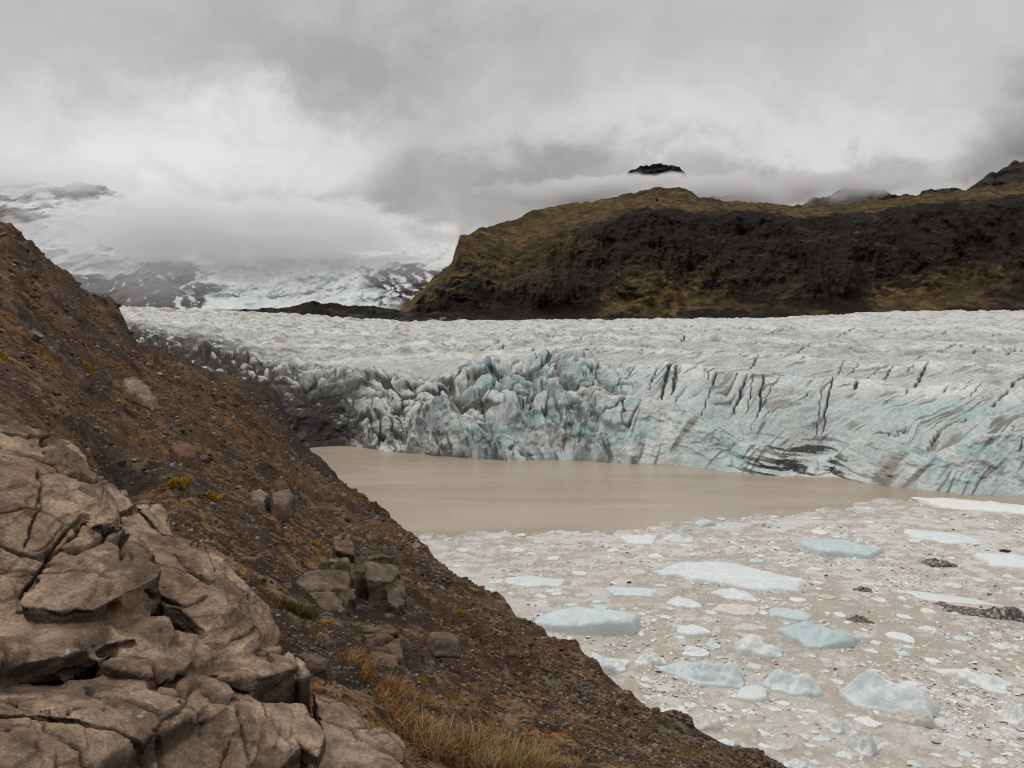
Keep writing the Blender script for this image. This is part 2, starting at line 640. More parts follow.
# open cracks running down from each lip
crk = np.zeros_like(Z)
rg = np.random.default_rng(61)
for k, cr in ((4, cA), (6, cB), (8, cC), (10, cD)):
    Sc = np.exp(cr[1]) - r0[0]
    for q in range({4: 40, 6: 36, 8: 28, 10: 24}[k]):
        a0 = rg.uniform(-10, 155)
        w0 = 0.12 + 0.36 * rg.random() ** 2.2 * (1 - 0.14 * (k - 4) / 2)
        ln = 3 + 20 * rg.random() ** 1.5 * (1 + 0.5 * (k - 4) / 2)
        sl = rg.uniform(0.05, 0.32)
        up = rg.uniform(-1.5, 2.5)
        i0 = int(np.clip(((a0 - 9) / 180.0 - TH0) / (TH1 - TH0) * NC, 0, NC - 2))
        i1 = int(np.clip(((a0 + 9) / 180.0 - TH0) / (TH1 - TH0) * NC, i0 + 1, NC - 1))
        sl_ = slice(i0, i1)
        ds_ = S[:, sl_] - Sc[None, sl_] - up
        jag = 0.5 * perlin(ds_ / 1.8, ds_ * 0 + q, 0, 62)
        t = np.clip(-ds_ / ln, 0, 1)
        dd_ = np.abs(A[:, sl_] - a0 - sl * ds_ - jag)
        ww = w0 * np.clip(4 * t * (1 - t), 0, 1) ** 0.5 * ((ds_ < 0) & (ds_ > -ln))
        crk[:, sl_] = np.maximum(crk[:, sl_], sstep(1.25, 0.55, dd_ / np.maximum(ww, 1e-3)) * (ww > 0.02))
# diagonal fractures across the main ramp
fr2 = np.abs(perlin(fq / 6.5, (A + 1.1 * S) / 34, 0, 63) + 0.12 * perlin(U / 1.5, S / 2, 0, 64))
fr2 = sstep(0.040, 0.012, fr2) * sstep(-0.1, 0.15, fbm(U / 16, S / 18, 0, 3, 65)) * smo * sstep(75, 45, S) * on
crk = np.maximum(crk, fr2 * 0.9)
Z = Z - crk * 1.1
V = np.stack([X, Y, Z], -1)
# push along the sight line to get overhang on the cliffs
frn = sstep(30, 4, S) * on
ds = (fbm(U / 4, Z / 2.5, S / 5, 4, 25) * 0.8 + (ridged(U / 3.2, Z / 5, S / 6, 4, 26) - 0.72) * 1.4) * frn
V[..., 0] += ds * np.sin(THg)
V[..., 1] += ds * np.cos(THg)
# ---- colour of the ice
ice = np.ones(R.shape + (3,), F32) * np.array((0.50, 0.512, 0.50), F32)
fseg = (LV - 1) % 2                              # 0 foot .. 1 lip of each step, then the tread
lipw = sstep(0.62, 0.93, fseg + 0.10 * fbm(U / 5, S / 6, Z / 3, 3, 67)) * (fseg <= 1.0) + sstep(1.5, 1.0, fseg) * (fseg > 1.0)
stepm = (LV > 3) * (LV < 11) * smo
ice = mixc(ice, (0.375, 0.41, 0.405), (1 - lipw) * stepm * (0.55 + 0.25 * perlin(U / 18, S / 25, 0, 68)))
ice = mixc(ice, (0.60, 0.605, 0.59), lipw * stepm * 0.6)  # steps coloured darker below, paler towards each lip
ice *= (1 + 0.09 * fbm(U / 10, S / 16, Z / 8, 4, 41))[..., None]
zone_b = np.exp(-((PXc - 540) / 95) ** 2) * sstep(75, 25, S) + np.exp(-((PXc - 955) / 55) ** 2) * sstep(52, 25, S) + 0.55 * sstep(16, 8, S) * sstep(540, 570, PXc) * sstep(800, 740, PXc) + 0.35 * sstep(60, 10, S) * sstep(400, 500, PXc)
blue = np.clip(zone_b * 1.25, 0, 1) * sstep(-0.25, 0.35, fbm(U / 11, S / 14, Z / 7, 4, 43) + 0.1)
ice = mixc(ice, (0.36, 0.475, 0.475), np.clip(blue * 0.65, 0, 1))
ice = mixc(ice, (0.26, 0.415, 0.43), sstep(0.2, 0.6, fbm(U / 6, S / 10, Z / 5, 4, 44)) * 0.7 * np.clip(zone_b, 0, 1))
facet_t = ((fc * 31 % 16) / 16.0)
ice = mixc(ice, (0.40, 0.50, 0.505), sstep(0.6, 0.9, facet_t) * sstep(60, 30, S) * smo * 0.3)
# foliation: thin dust bands through the ice
lt = A + S
fol = perlin(fq / 1.3, lt / 26, Z / 20, 45) + 0.6 * perlin(fq / 0.62, lt / 15, Z / 12, 46)
fmask = sstep(-0.4, 0.1, fbm(U / 15, S / 18, Z / 12, 3, 47)) * sstep(150, 60, S) * sstep(470, 600, PXc)
folm = np.maximum(sstep(0.26, 0.5, fol), 0.9 * sstep(0.64, 0.54, rib_)) * fmask
ice = mixc(ice, (0.15, 0.14, 0.125), folm * 0.85)
soil = sstep(0.0, 0.5, fbm(fq / 6, lt / 30, Z / 14, 4, 57)) * smo * sstep(120, 60, S)
ice = mixc(ice, (0.37, 0.345, 0.305), soil * 0.35)
# brown dust lying in the troughs of the far ice
tr = sstep(0.74, 0.58, bk)
dn = fbm((A + 0.4 * S) / 16, S / 9, 0, 5, 48, 0.6)
ice = mixc(ice, (0.21, 0.185, 0.16), tr * sstep(-0.5, 0.2, dn) * np.clip(bkm * 1.2, 0, 1) * 0.88)
dn2 = fbm((U + 0.6 * S) / 7, S / 2.6, 0, 4, 49, 0.6)
ice = mixc(ice, (0.25, 0.225, 0.195), sstep(-0.05, 0.45, dn2) * bkm * 0.8)
# debris: in the cracks, the serac valleys, at the left margin and the foot
ice = mixc(ice, (0.040, 0.035, 0.031), np.clip(crk * 1.1, 0, 1) * 0.93)
dmask = sstep(-0.35, 0.25, fbm(U / 9, S / 10, Z / 7, 4, 51) + 0.25 * sstep(520, 400, PXc))
val_ = np.maximum(sstep(0.20, 0.08, p2 - p1), sstep(0.20, 0.08, q2 - q1)) * ser
val_ = val_ * (1 - 0.5 * finm)
ice = mixc(ice, (0.042, 0.037, 0.032), np.clip(val_ * (0.4 + 0.6 * dmask) * (0.7 + 0.3 * sstep(620, 450, PXc)), 0, 1) * 0.92)
sdir_ = (A + 0.35 * Z) / 1.1
streak = sstep(0.30, 0.5, fbm(sdir_, Z / 5.5, S / 7, 4, 52)) * sstep(45, 15, S)
ice = mixc(ice, (0.065, 0.057, 0.049), streak * (0.05 + 0.85 * ser) * dmask * 0.92)
lm = sstep(440, 310, PXc + 40 * fbm(U / 9, S / 9, Z / 6, 4, 53) + S * 1.3)
ice = mixc(ice, (0.05, 0.042, 0.036), lm * np.clip(sstep(0.40, 0.50, q1 + 0.25 * fbm(U / 5, S / 6, Z / 4, 4, 54)) + sstep(0.05, 0.15, fbm(U / 5, S / 6, Z / 4, 5, 56, 0.6) - 0.25 + 0.5 * sstep(380, 310, PXc)), 0, 1) * 0.95)
ice = mixc(ice, (0.022, 0.018, 0.0155), mound * sstep(-0.9, -0.3, fbm(U / 2.5, S / 3, Z / 2, 4, 60)) * 0.96)
ft = np.exp(-((PXc - 805) / 75) ** 2) * sstep(7.5, 1, V[..., 2]) * sstep(0.10, 0.26, fbm(A / 9, (Z + 0.12 * A) / 0.9, S / 9, 4, 58, 0.55))
ice = mixc(ice, (0.04, 0.036, 0.032), np.clip(ft * 1.3, 0, 1) * 0.95)
ice = np.clip(ice, 0.02, 0.9)
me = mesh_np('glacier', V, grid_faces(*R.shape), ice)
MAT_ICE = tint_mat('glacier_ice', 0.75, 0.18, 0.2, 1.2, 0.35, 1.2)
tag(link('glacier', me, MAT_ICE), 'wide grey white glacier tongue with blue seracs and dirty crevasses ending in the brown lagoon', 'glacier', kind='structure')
del V, ice, Z, R, S, U, X, Y, PXc, THg, A

# ================================================================== PLATEAU MOUNTAIN ON THE RIGHT
MAT_FELL = tint_mat('fell_slope', 0.95, 0.1, 0.35, 0.12, 1.2, 0.35)


def fell(name, levels, counts, NCm, th0, th1, shape, colour, label, cat, mat=MAT_FELL, sm=12, rough=1.5):
    THm = np.linspace(RAD(th0), RAD(th1), NCm)
    Ls = []
    for k, G in enumerate(levels):
        e, l = level(G, THm)
        if k in (0,):
            e, l = smooth1(e, sm), smooth1(l, sm)
        Ls.append((e, l))
    Ls[-1] = (Ls[-1][0] + rough / FPX * fbm(THm * 75, THm * 0, 0, 5, 68, 0.6), Ls[-1][1])
    e4, l4 = Ls[-1]
    rb = np.exp(l4) * 1.35
    zb = H + e4 * np.exp(l4) * 0.55 - 40
    Ls.append(((zb - H) / rb, np.log(rb)))
    R, Z = sheet(Ls, counts + [10])
    Z = blur_rows(Z, 3)
    Tg = np.broadcast_to(THm, R.shape)
    px = 512 + FPX * np.tan(Tg)
    rows = np.concatenate([np.arange(c) / c + k for k, c in enumerate(counts + [10])] + [[len(counts) + 1]])
    P = np.broadcast_to(rows[:len(R), None], R.shape)
    X, Y = R * np.sin(Tg), R * np.cos(Tg)
    dZ, dR = shape(X, Y, Z, R, Tg, px, P)
    Z = Z + dZ
    X, Y = X + dR * np.sin(Tg), Y + dR * np.cos(Tg)
    c = np.clip(colour(X, Y, Z, R, Tg, px, P), 0.004, 0.95)
    me = mesh_np(name, np.stack([X, Y, Z], -1), grid_faces(*R.shape), c)
    return tag(link(name, me, mat), label, cat, kind='structure')


MB = [(395, 322, 640), (455, 322, 645), (600, 321, 650), (800, 319, 655), (1024, 312, 660), (1500, 312, 670)]
RIM = [(395, 318, 690), (410, 306, 700), (425, 290, 715), (440, 277, 730), (452, 265, 745), (457, 252, 770), (460, 240, 800), (475, 241, 815), (512, 248, 830), (545, 238, 840),
       (562, 231, 850), (590, 222, 855), (612, 213, 860), (640, 207, 860), (662, 205, 860), (697, 209, 860), (737, 210, 865), (762, 209, 870),
       (812, 215, 880), (862, 212, 880), (900, 207, 880), (937, 202, 880), (980, 197, 880), (1024, 192, 880), (1300, 170, 880), (1500, 160, 880)]
CREST = [(395, 316, 720), (410, 302, 730), (425, 286, 745), (440, 272, 765), (452, 262, 790), (456, 248, 810), (460, 236, 835), (470, 234, 860), (484, 226, 900), (500, 222, 930), (512, 218, 950), (540, 208, 980), (562, 203, 1000),
         (600, 200, 1020), (612, 198, 1020), (625, 193, 1020), (640, 190, 1020), (655, 188, 1020), (680, 188, 1020), (692, 190, 1020), (698, 196, 1020),
         (720, 199, 1040), (760, 204, 1060), (800, 206, 1080), (850, 204, 1080), (900, 198, 1080), (960, 191, 1080), (1024, 182, 1080), (1300, 160, 1080), (1500, 150, 1080)]
MID = [(395, 320, 660), (420, 305, 690), (440, 296, 695), (470, 288, 705), (512, 288, 710), (600, 280, 720), (700, 270, 730), (800, 268, 735), (900, 268, 740), (1024, 262, 745), (1500, 255, 750)]


def fell_shape(X, Y, Z, R, T, px, P):
    u = T * 800 + 22 * fbm(T * 9, Z / 150, 0, 3, 2)
    gul = ridged(u / 75 + 0.15 * P, Z / 260, 0, 4, 61, 0.5, sharp=1.2)
    gul2 = ridged((u + 0.35 * Z) / 26, Z / 110, 0, 4, 62, 0.55, sharp=1.3)
    w = sstep(0.15, 0.8, P) * sstep(2.02, 1.72, P)
    dR = -((gul - 0.62) * 85 + (gul2 - 0.62) * 30) * w - fbm(u / 18, Z / 22, 0, 5, 63, 0.6) * 11 * w
    st = np.sin(Z / 5.5 + 2 * fbm(X / 60, Y / 60, 0, 3, 64)) * 3.0 * w          # lava-flow steps
    dZ = fbm(X / 16, Y / 16, 0, 5, 65, 0.55) * 2.4 * sstep(0, 0.5, P) * sstep(3.3, 2.7, P) + fbm(X / 60, Y / 60, 0, 4, 66) * 2.5 * sstep(1.9, 2.4, P) * sstep(3.0, 2.6, P)
    return dZ, dR


def fell_col(X, Y, Z, R, T, px, P):
    u = T * 800
    c = np.ones(R.shape + (3,), F32) * np.array((0.0125, 0.0098, 0.008), F32)
    n = fbm(X / 40, Z / 16, Y / 60, 5, 71, 0.6)
    nf = fbm(X / 9, Z / 4, Y / 12, 4, 72, 0.6)
    c = mixc(c, (0.030, 0.023, 0.018), sstep(0.1, 0.8, n + 0.5 * nf) * 0.6)
    g1 = sstep(1.93, 2.02, P + 0.08 * n + 0.05 * nf)                             # turf on the plateau
    left = sstep(620, 500, px + 60 * n) * sstep(1.0, 1.35, P + 0.4 * n + 0.25 * nf)              # grassy left flank
    apz = np.clip(np.exp(-((px - 640) / 75) ** 2) + 0.9 * np.exp(-((px - 910) / 70) ** 2) + 0.35 * sstep(540, 640, px), 0, 1)
    ap = apz * sstep(560, 640, px + 50 * n) * sstep(1.15, 0.6, P + 0.5 * n + 0.25 * np.sin(px / 60)) * sstep(0.10, 0.30, P + 0.16 * n + 0.10 * nf + 0.16 * sstep(560, 680, px)) * sstep(-0.35, 0.3, n + 0.5 * nf + 0.25)
    ledge = sstep(0.5, 0.9, fbm(X / 60, Z / 5, Y / 60, 4, 73) + 0.35 * nf) * sstep(0.5, 1.0, P) * sstep(700, 850, px + 100 * n) * 0.4
    ledge2 = sstep(0.3, 0.8, fbm(X / 30, Z / 7, Y / 60, 4, 74) + 0.3 * nf) * 0.28 * sstep(0.2, 0.6, P)
    g = np.clip(np.maximum.reduce([g1, left * 0.85, ap, ledge, ledge2]), 0, 1)
    gc = np.array((0.10, 0.063, 0.024), F32) * (1 + 0.45 * nf)[..., None]
    gc = mixc(gc, (0.045, 0.038, 0.017), sstep(-0.1, 0.5, fbm(X / 25, Y / 25, Z / 20, 3, 75)))
    c = c + (gc - c) * (g * (0.75 + 0.25 * np.clip(nf, -1, 1)))[..., None]
    gully = np.exp(-((px - (700 + 62 * P) + 9 * n) / 5.5) ** 2) * sstep(0.1, 0.4, P) * sstep(1.4, 1.1, P) + np.exp(-((px - (862 - 6 * P)) / 14) ** 2) * sstep(1.9, 0.6, P) * 0.8
    c = mixc(c, (0.013, 0.011, 0.010), np.clip(gully, 0, 1) * 0.9)
    dk = sstep(0.0, 0.25, fbm(X / 50, Y / 50, 0, 4, 76)) * sstep(2.3, 2.7, P) * 0.85 * sstep(740, 700, px) * sstep(600, 640, px)
    return mixc(c, (0.02, 0.017, 0.015), dk)


fell('plateau_mountain', [MB, MID, RIM, CREST], [90, 130, 60], 960, -10, 52, fell_shape, fell_col,
     'dark flat topped mountain with olive brown turf and black gullies behind the glacier', 'mountain')

# back ridge beyond the plateau rim
B0 = [(560, 225, 1250), (1500, 225, 1250)]
B1 = [(560, 222, 1330), (690, 214, 1330), (710, 198, 1330), (725, 192, 1340), (740, 193, 1340), (765, 203, 1340), (795, 205, 1350), (812, 199, 1360), (830, 194, 1360), (846, 187, 1360), (857, 186, 1360), (868, 189, 1360), (884, 190, 1365), (893, 197, 1365),
      (915, 195, 1380), (932, 189, 1400), (948, 186, 1400), (962, 189, 1410), (975, 183, 1420), (988, 174, 1430), (1000, 169, 1440), (1012, 163, 1450), (1024, 157, 1460), (1060, 140, 1480), (1200, 110, 1500), (1500, 100, 1500)]


def back_shape(X, Y, Z, R, T, px, P):
    w = sstep(0, 0.6, P)
    return fbm(X / 14, Y / 30, 0, 4, 81) * 2.2 * w + (ridged(X / 30, Y / 60, 0, 4, 82) - 0.65) * 12 * w, fbm(X / 25, Z / 12, 0, 4, 83) * 12 * w


def back_col(X, Y, Z, R, T, px, P):
    n = fbm(X / 40, Z / 12, Y / 50, 5, 84, 0.6)
    c = np.ones(R.shape + (3,), F32) * np.array((0.035, 0.03, 0.026), F32)
    g = np.exp(-((px - 735) / 45) ** 2) + 0.5 * sstep(-0.1, 0.4, n) * sstep(0.9, 0.5, P)
    return mixc(c, (0.085, 0.068, 0.03), np.clip(g, 0, 1) * 0.85)


fell('back_ridge', [B0, B1], [60], 760, 3, 52, back_shape, back_col, 'small dark rocky ridge rising out of cloud behind the plateau rim', 'ridge')

# the knoll standing in the cloud
K0 = [(560, 240, 1600), (800, 240, 1600)]
K1 = [(560, 236, 1700), (596, 205, 1700), (612, 190, 1700), (620, 181, 1700), (624, 175, 1700), (630, 168, 1700), (640, 164, 1700), (655, 162, 1700), (672, 163, 1700), (680, 166, 1700), (684, 171, 1700), (690, 180, 1700), (705, 200, 1700), (740, 236, 1700), (800, 240, 1700)]


def knoll_col(X, Y, Z, R, T, px, P):
    n = fbm(X / 25, Z / 10, Y / 40, 5, 85, 0.6)
    c = np.ones(R.shape + (3,), F32) * np.array((0.022, 0.020, 0.018), F32)
    return mixc(c, (0.05, 0.046, 0.036), sstep(0.0, 0.5, n))


fell('cloud_knoll', [K0, K1], [70], 260, 3, 20, lambda X, Y, Z, R, T, px, P: (fbm(X / 12, Y / 20, 0, 4, 86) * 1.6 * sstep(0, .5, P), fbm(X / 14, Z / 8, 0, 4, 87) * 9 * sstep(0, .5, P)),
     knoll_col, 'flat topped dark rock knoll floating in the cloud above the plateau', 'peak')

# dark moraine bank along the far edge of the ice
MO0 = [(170, 321, 560), (235, 318, 565), (330, 324, 568), (420, 326, 570), (560, 325, 575), (800, 322, 580), (1100, 318, 580)]
MO1 = [(170, 324, 590), (225, 315, 590), (240, 310, 590), (270, 308, 592), (290, 307, 592), (305, 302, 592), (318, 301, 592), (340, 304, 594), (372, 305, 594), (386, 308, 596), (410, 311, 600), (440, 312, 600), (470, 316, 600), (520, 318.5, 600), (600, 319, 600), (700, 318, 600), (800, 318, 600), (1100, 318, 600)]


def mor_col(X, Y, Z, R, T, px, P):
    n = fbm(X / 10, Z / 4, Y / 10, 5, 91, 0.65)
    c = np.ones(R.shape + (3,), F32) * np.array((0.016, 0.014, 0.0125), F32)
    c = mixc(c, (0.045, 0.04, 0.035), sstep(0.1, 0.7, n))
    sp = sstep(0.45, 0.65, fbm(X / 4, Z / 3, Y / 5, 3, 92)) * sstep(0.9, 0.3, P) * sstep(350, 460, px)
    return mixc(c, (0.3, 0.3, 0.29), sp)


fell('moraine', [MO0, MO1], [50], 900, -24, 50, lambda X, Y, Z, R, T, px, P: (fbm(X / 9, Y / 9, 0, 5, 93, 0.6) * 1.3 * sstep(0, .5, P), fbm(X / 10, Z / 5, 0, 4, 94) * 2 * sstep(0, .5, P)),
     mor_col, 'low black moraine bank of rubble along the far edge of the glacier', 'moraine', sm=4)

# ================================================================== ICE CAP AND FAR SLOPES (left distance)
MAT_FAR = tint_mat('far_slope', 0.9, 0.15, 0.15, 0.02, 2.0, 0.06)
A0 = [(-500, 318, 2000), (0, 316, 2000), (300, 316, 2000), (520, 316, 2000)]
A1 = [(-500, 262, 2400), (60, 270, 2400), (110, 280, 2400), (150, 266, 2400), (200, 270, 2400), (222, 268, 2400), (240, 262, 2500), (330, 258, 2500), (360, 262, 2400), (400, 262, 2400), (440, 268, 2300), (520, 270, 2300)]
A2 = [(-500, 150, 3300), (-100, 172, 3300), (0, 186, 3300), (40, 183, 3300), (62, 186, 3300), (74, 181, 3300), (90, 179, 3300), (104, 181, 3300), (114, 187, 3300), (130, 200, 3300), (160, 222, 3300), (220, 240, 3300), (300, 244, 3400), (380, 243, 3400), (440, 245, 3400), (520, 250, 3400)]


def far_shape(X, Y, Z, R, T, px, P):
    ifl = sstep(215, 240, px) * sstep(395, 350, px)
    w = sstep(0.0, 0.4, P)
    dz = fbm(X / 120, Y / 160, 0, 5, 101) * 12 * w + (ridged(X / 150, Y / 300, 0, 4, 103) - .65) * 30 * w * (1 - ifl)
    dz = dz + ifl * w * (ridged(X / 28, Y / 26, 0, 4, 102, 0.6, sharp=1.5) - 0.6) * 22
    return dz, fbm(X / 70, Z / 30, 0, 4, 104) * 45 * w


def far_col(X, Y, Z, R, T, px, P):
    n = fbm(X / 90, Z / 40, Y / 200, 5, 111, 0.6)
    n2 = fbm((X + Z * 1.2) / 24, (Z - 0.4 * X) / 60, Y / 90, 6, 112, 0.62)
    snow = np.array((0.57, 0.585, 0.595), F32)
    c = np.ones(R.shape + (3,), F32) * snow
    ifl = sstep(210, 232, px + 12 * n) * sstep(390, 355, px + 15 * n + 30 * (P - 0.5))
    c = mixc(c, (0.42, 0.53, 0.56), ifl * sstep(-0.1, 0.5, n2) * sstep(1.2, 0.7, P) * 0.8)
    low = sstep(222, 205, px + 14 * n) * sstep(1.02, 0.92, P + 0.05 * n) + sstep(355, 385, px + 20 * n + 30 * (P - 0.7)) * sstep(1.0, 0.85, P + .1 * n)
    rock = np.array((0.075, 0.066, 0.058), F32)
    low = np.clip(low, 0, 1)
    sn = sstep(0.30, 0.37, n2 + 0.25 * n - 0.15 + 0.4 * sstep(150, 215, px) * sstep(260, 200, px) + 0.25 * sstep(340, 370, px))
    c = mixc(c, (0.040, 0.036, 0.034), low * (1 - sn * 0.95))
    c = mixc(c, (0.08, 0.068, 0.046), low * (1 - sn) * sstep(-0.1, 0.5, n) * 0.5)

    def crag(cx, p0, wx, wp, s):
        d = ((px - cx) / wx) ** 2 + ((P - p0) / wp) ** 2
        return sstep(1.0, 0.55, d + s * n2 + 0.4 * n)
    e = (Z - H) / R
    yy_ = np.cos(T)
    pyy = 384 - FPX * (e * cos(PITCH) + yy_ * sin(PITCH)) / (yy_ * cos(PITCH) - e * sin(PITCH))
    for cx, cy, wx, wy in ((20, 216, 28, 8), (88, 189, 27, 11), (76, 228, 13, 11), (100, 182, 14, 7), (170, 268, 30, 7)):
        d = ((px - cx) / wx) ** 2 + ((pyy - cy) / wy) ** 2
        c = mixc(c, (0.085, 0.08, 0.076), sstep(1.35, 0.75, d + 0.6 * n2 + 0.4 * n))
    return c


fell('ice_cap', [A0, A1, A2], [90, 150], 700, -45, 3, far_shape, far_col,
     'snowy ice cap slopes with a pale blue icefall and streaked rock far beyond the glacier', 'mountain', MAT_FAR, sm=4)


# ================================================================== CLOUD BANKS (real volumes that wrap the summits)
def cloud(name, px, py, r, size, dens, label, scale=1.0, thr=0.42, soft=0.16, seed=0.0, col=(0.97, 0.97, 0.98), detail=4):
    """ellipsoid of drifting cloud, centred on a point in the valley; size = half lengths along x, y, z in metres"""
    m = bpy.data.materials.new(name)
    m.use_nodes = True
    t = m.node_tree
    for nd in list(t.nodes):
        t.nodes.remove(nd)
    out = t.nodes.new('ShaderNodeOutputMaterial')
    pv = t.nodes.new('ShaderNodeVolumePrincipled')
    pv.inputs['Color'].default_value = (*col, 1)
    pv.inputs['Anisotropy'].default_value = 0.25
    t.links.new(pv.outputs[0], out.inputs['Volume'])
    tc = t.nodes.new('ShaderNodeTexCoord')
    ge = t.nodes.new('ShaderNodeVectorMath')
    ge.operation = 'LENGTH'
    t.links.new(tc.outputs['Object'], ge.inputs[0])
    gp = t.nodes.new('ShaderNodeMapping')
    gp.inputs['Scale'].default_value = (size[0] / 120 * scale, size[1] / 160 * scale, size[2] / 60 * scale)
    gp.inputs['Location'].default_value = (seed, seed * 1.7, seed * 0.6)
    t.links.new(tc.outputs['Object'], gp.inputs[0])
    nz = t.nodes.new('ShaderNodeTexNoise')
    nz.inputs['Scale'].default_value = 1.0
    nz.inputs['Detail'].default_value = detail
    nz.inputs['Roughness'].default_value = 0.55
    t.links.new(gp.outputs[0], nz.inputs['Vector'])
    fall = t.nodes.new('ShaderNodeMapRange')
    fall.interpolation_type = 'SMOOTHSTEP'
    fall.inputs['From Min'].default_value = 1.0
    fall.inputs['From Max'].default_value = 0.35
    fall.inputs['To Min'].default_value = -0.35
    fall.inputs['To Max'].default_value = 0.12
    t.links.new(ge.outputs['Value'], fall.inputs['Value'])
    ad = t.nodes.new('ShaderNodeMath')
    ad.operation = 'ADD'
    t.links.new(nz.outputs['Fac'], ad.inputs[0])
    t.links.new(fall.outputs['Result'], ad.inputs[1])
    mr = t.nodes.new('ShaderNodeMapRange')
    mr.inputs['From Min'].default_value = thr
    mr.inputs['From Max'].default_value = thr + soft
    mr.inputs['To Min'].default_value = 0.0
    mr.inputs['To Max'].default_value = dens
    mr.clamp = True
    t.links.new(ad.outputs[0], mr.inputs['Value'])
    t.links.new(mr.outputs['Result'], pv.inputs['Density'])
    bm = bmesh.new()
    bmesh.ops.create_icosphere(bm, subdivisions=3, radius=1.0)
    me = bpy.data.meshes.new(name)
    bm.to_mesh(me)
    bm.free()
    o = link(name, me, m)
    o.location = at_range(px, py, r)
    o.scale = size
    o.rotation_euler = (0, 0, -te(px, py)[0])
    return tag(o, label, 'cloud', kind='stuff')


cloud('cloud_bank', 245, 230, 2450, (880, 240, 155), 0.02, 'pale mist hiding the middle of the ice cap slopes', 1.3, 0.38, 0.24, 3.1, (0.95, 0.95, 0.96), 6)
cloud('cloud_cap', 30, 176, 2800, (520, 150, 120), 0.013, 'thin mist across the snow summit at upper left', 0.9, 0.42, 0.22, 6.4)
cloud('ridge_mist', 765, 190, 1200, (330, 60, 40), 0.06, 'grey cloud lying along the back of the plateau', 2.2, 0.43, 0.24, 1.3, (0.88, 0.88, 0.89))  # scatter colour greyed to put the cloud's shade into it
cloud('knoll_mist', 640, 192, 1480, (360, 110, 48), 0.075, 'grey cloud lapping round the foot of the rock knoll', 2.0, 0.36, 0.30, 8.8, (0.88, 0.88, 0.89))  # greyed colour carries the shaded look of this cloud too
cloud('mist', 205, 256, 1850, (860, 90, 150), 0.0050, 'thin pale mist hanging before the icefall', 0.7, 0.20, 0.35, 2.2)
cloud('summit_cloud', 1050, 130, 1350, (150, 90, 80), 0.035, 'dark grey cloud swallowing the ridge at the right edge', 1.8, 0.42, 0.2, 4.4, (0.86, 0.86, 0.87))  # darkest scatter colour, shade of the cloud put into it

# ================================================================== HILLSIDE (steep brown scree slope under the viewer)
CR_PY = [(-500, 60), (-200, 150), (-60, 205), (0, 222), (12, 226), (21, 236), (45, 254), (60, 268), (74, 284), (88, 303), (105, 312), (120, 321), (137, 340), (150, 347), (165, 353), (180, 360), (195, 366), (215, 374), (240, 382), (262, 386),
         (276, 394), (284, 408), (292, 430), (303, 446), (312, 454), (330, 470), (350, 488), (372, 505), (400, 530), (430, 556), (470, 584), (500, 602), (520, 620), (545, 634), (562, 647), (600, 674), (630, 698), (662, 720), (690, 729), (715, 739),
         (740, 754), (777, 769), (850, 800), (1000, 850), (1300, 950)]
CR_R = [(-500, 60), (-60, 84), (0, 90), (100, 110), (180, 130), (265, 165), (290, 188), (312, 192), (330, 150), (350, 112), (372, 82), (400, 62), (430, 51), (470, 42), (500, 37), (562, 29), (600, 26), (662, 21.5), (715, 19), (777, 17), (1000, 13), (1300, 11)]
CRL = [(p, y, float(np.interp(p, [c[0] for c in CR_R], [c[1] for c in CR_R]))) for p, y in CR_PY]
HB = [(-500, 768, 3.4), (0, 768, 4.3), (250, 768, 5.2), (310, 768, 5.6), (350, 768, 6.2), (400, 768, 6.8), (500, 768, 8.6), (600, 768, 10.6), (700, 768, 12.6), (777, 775, 15.5), (1000, 870, 11.5), (1300, 980, 10)]
H1 = [(-500, 640, 6.5), (0, 640, 6.8), (100, 640, 7.2), (180, 650, 8), (265, 650, 8.8), (310, 665, 9.2), (350, 672, 9.6), (400, 680, 10.3), (500, 718, 12), (600, 742, 13.2), (700, 756, 14.6), (777, 773, 15.9), (1000, 865, 11.9), (1300, 970, 10.3)]
H2 = [(-500, 440, 13), (0, 440, 14), (100, 500, 15), (180, 530, 16), (265, 560, 17.5), (310, 585, 18), (350, 602, 18), (400, 615, 18), (500, 670, 18), (600, 718, 16.8), (700, 749, 16.2), (777, 772, 16.2), (1000, 860, 12.2), (1300, 965, 10.5)]
H3 = [(-500, 300, 38), (0, 335, 40), (100, 405, 44), (180, 440, 48), (265, 475, 54), (310, 508, 52), (350, 530, 44), (400, 566, 33), (500, 636, 25), (600, 698, 20.5), (700, 744, 17.5), (777, 771, 16.6), (1000, 855, 12.6), (1300, 957, 10.8)]
NH = 1150
TH = np.linspace(RAD(-47), RAD(36), NH)
lv = []
near_e, near_l = np.full(NH, -1.68 / 1.0), np.full(NH, 0.0)
lv.append((near_e, near_l))
for k, G in enumerate((HB, H1, H2, H3)):
    e, l = level(G, TH)
    lv.append((smooth1(e, 22), smooth1(l, 22)))
ce, cl = level(CRL, TH)
ce, cl = smooth1(ce, 3), smooth1(cl, 16)
lv.append((ce, cl))
rc = np.exp(cl)
zc = H + ce * rc
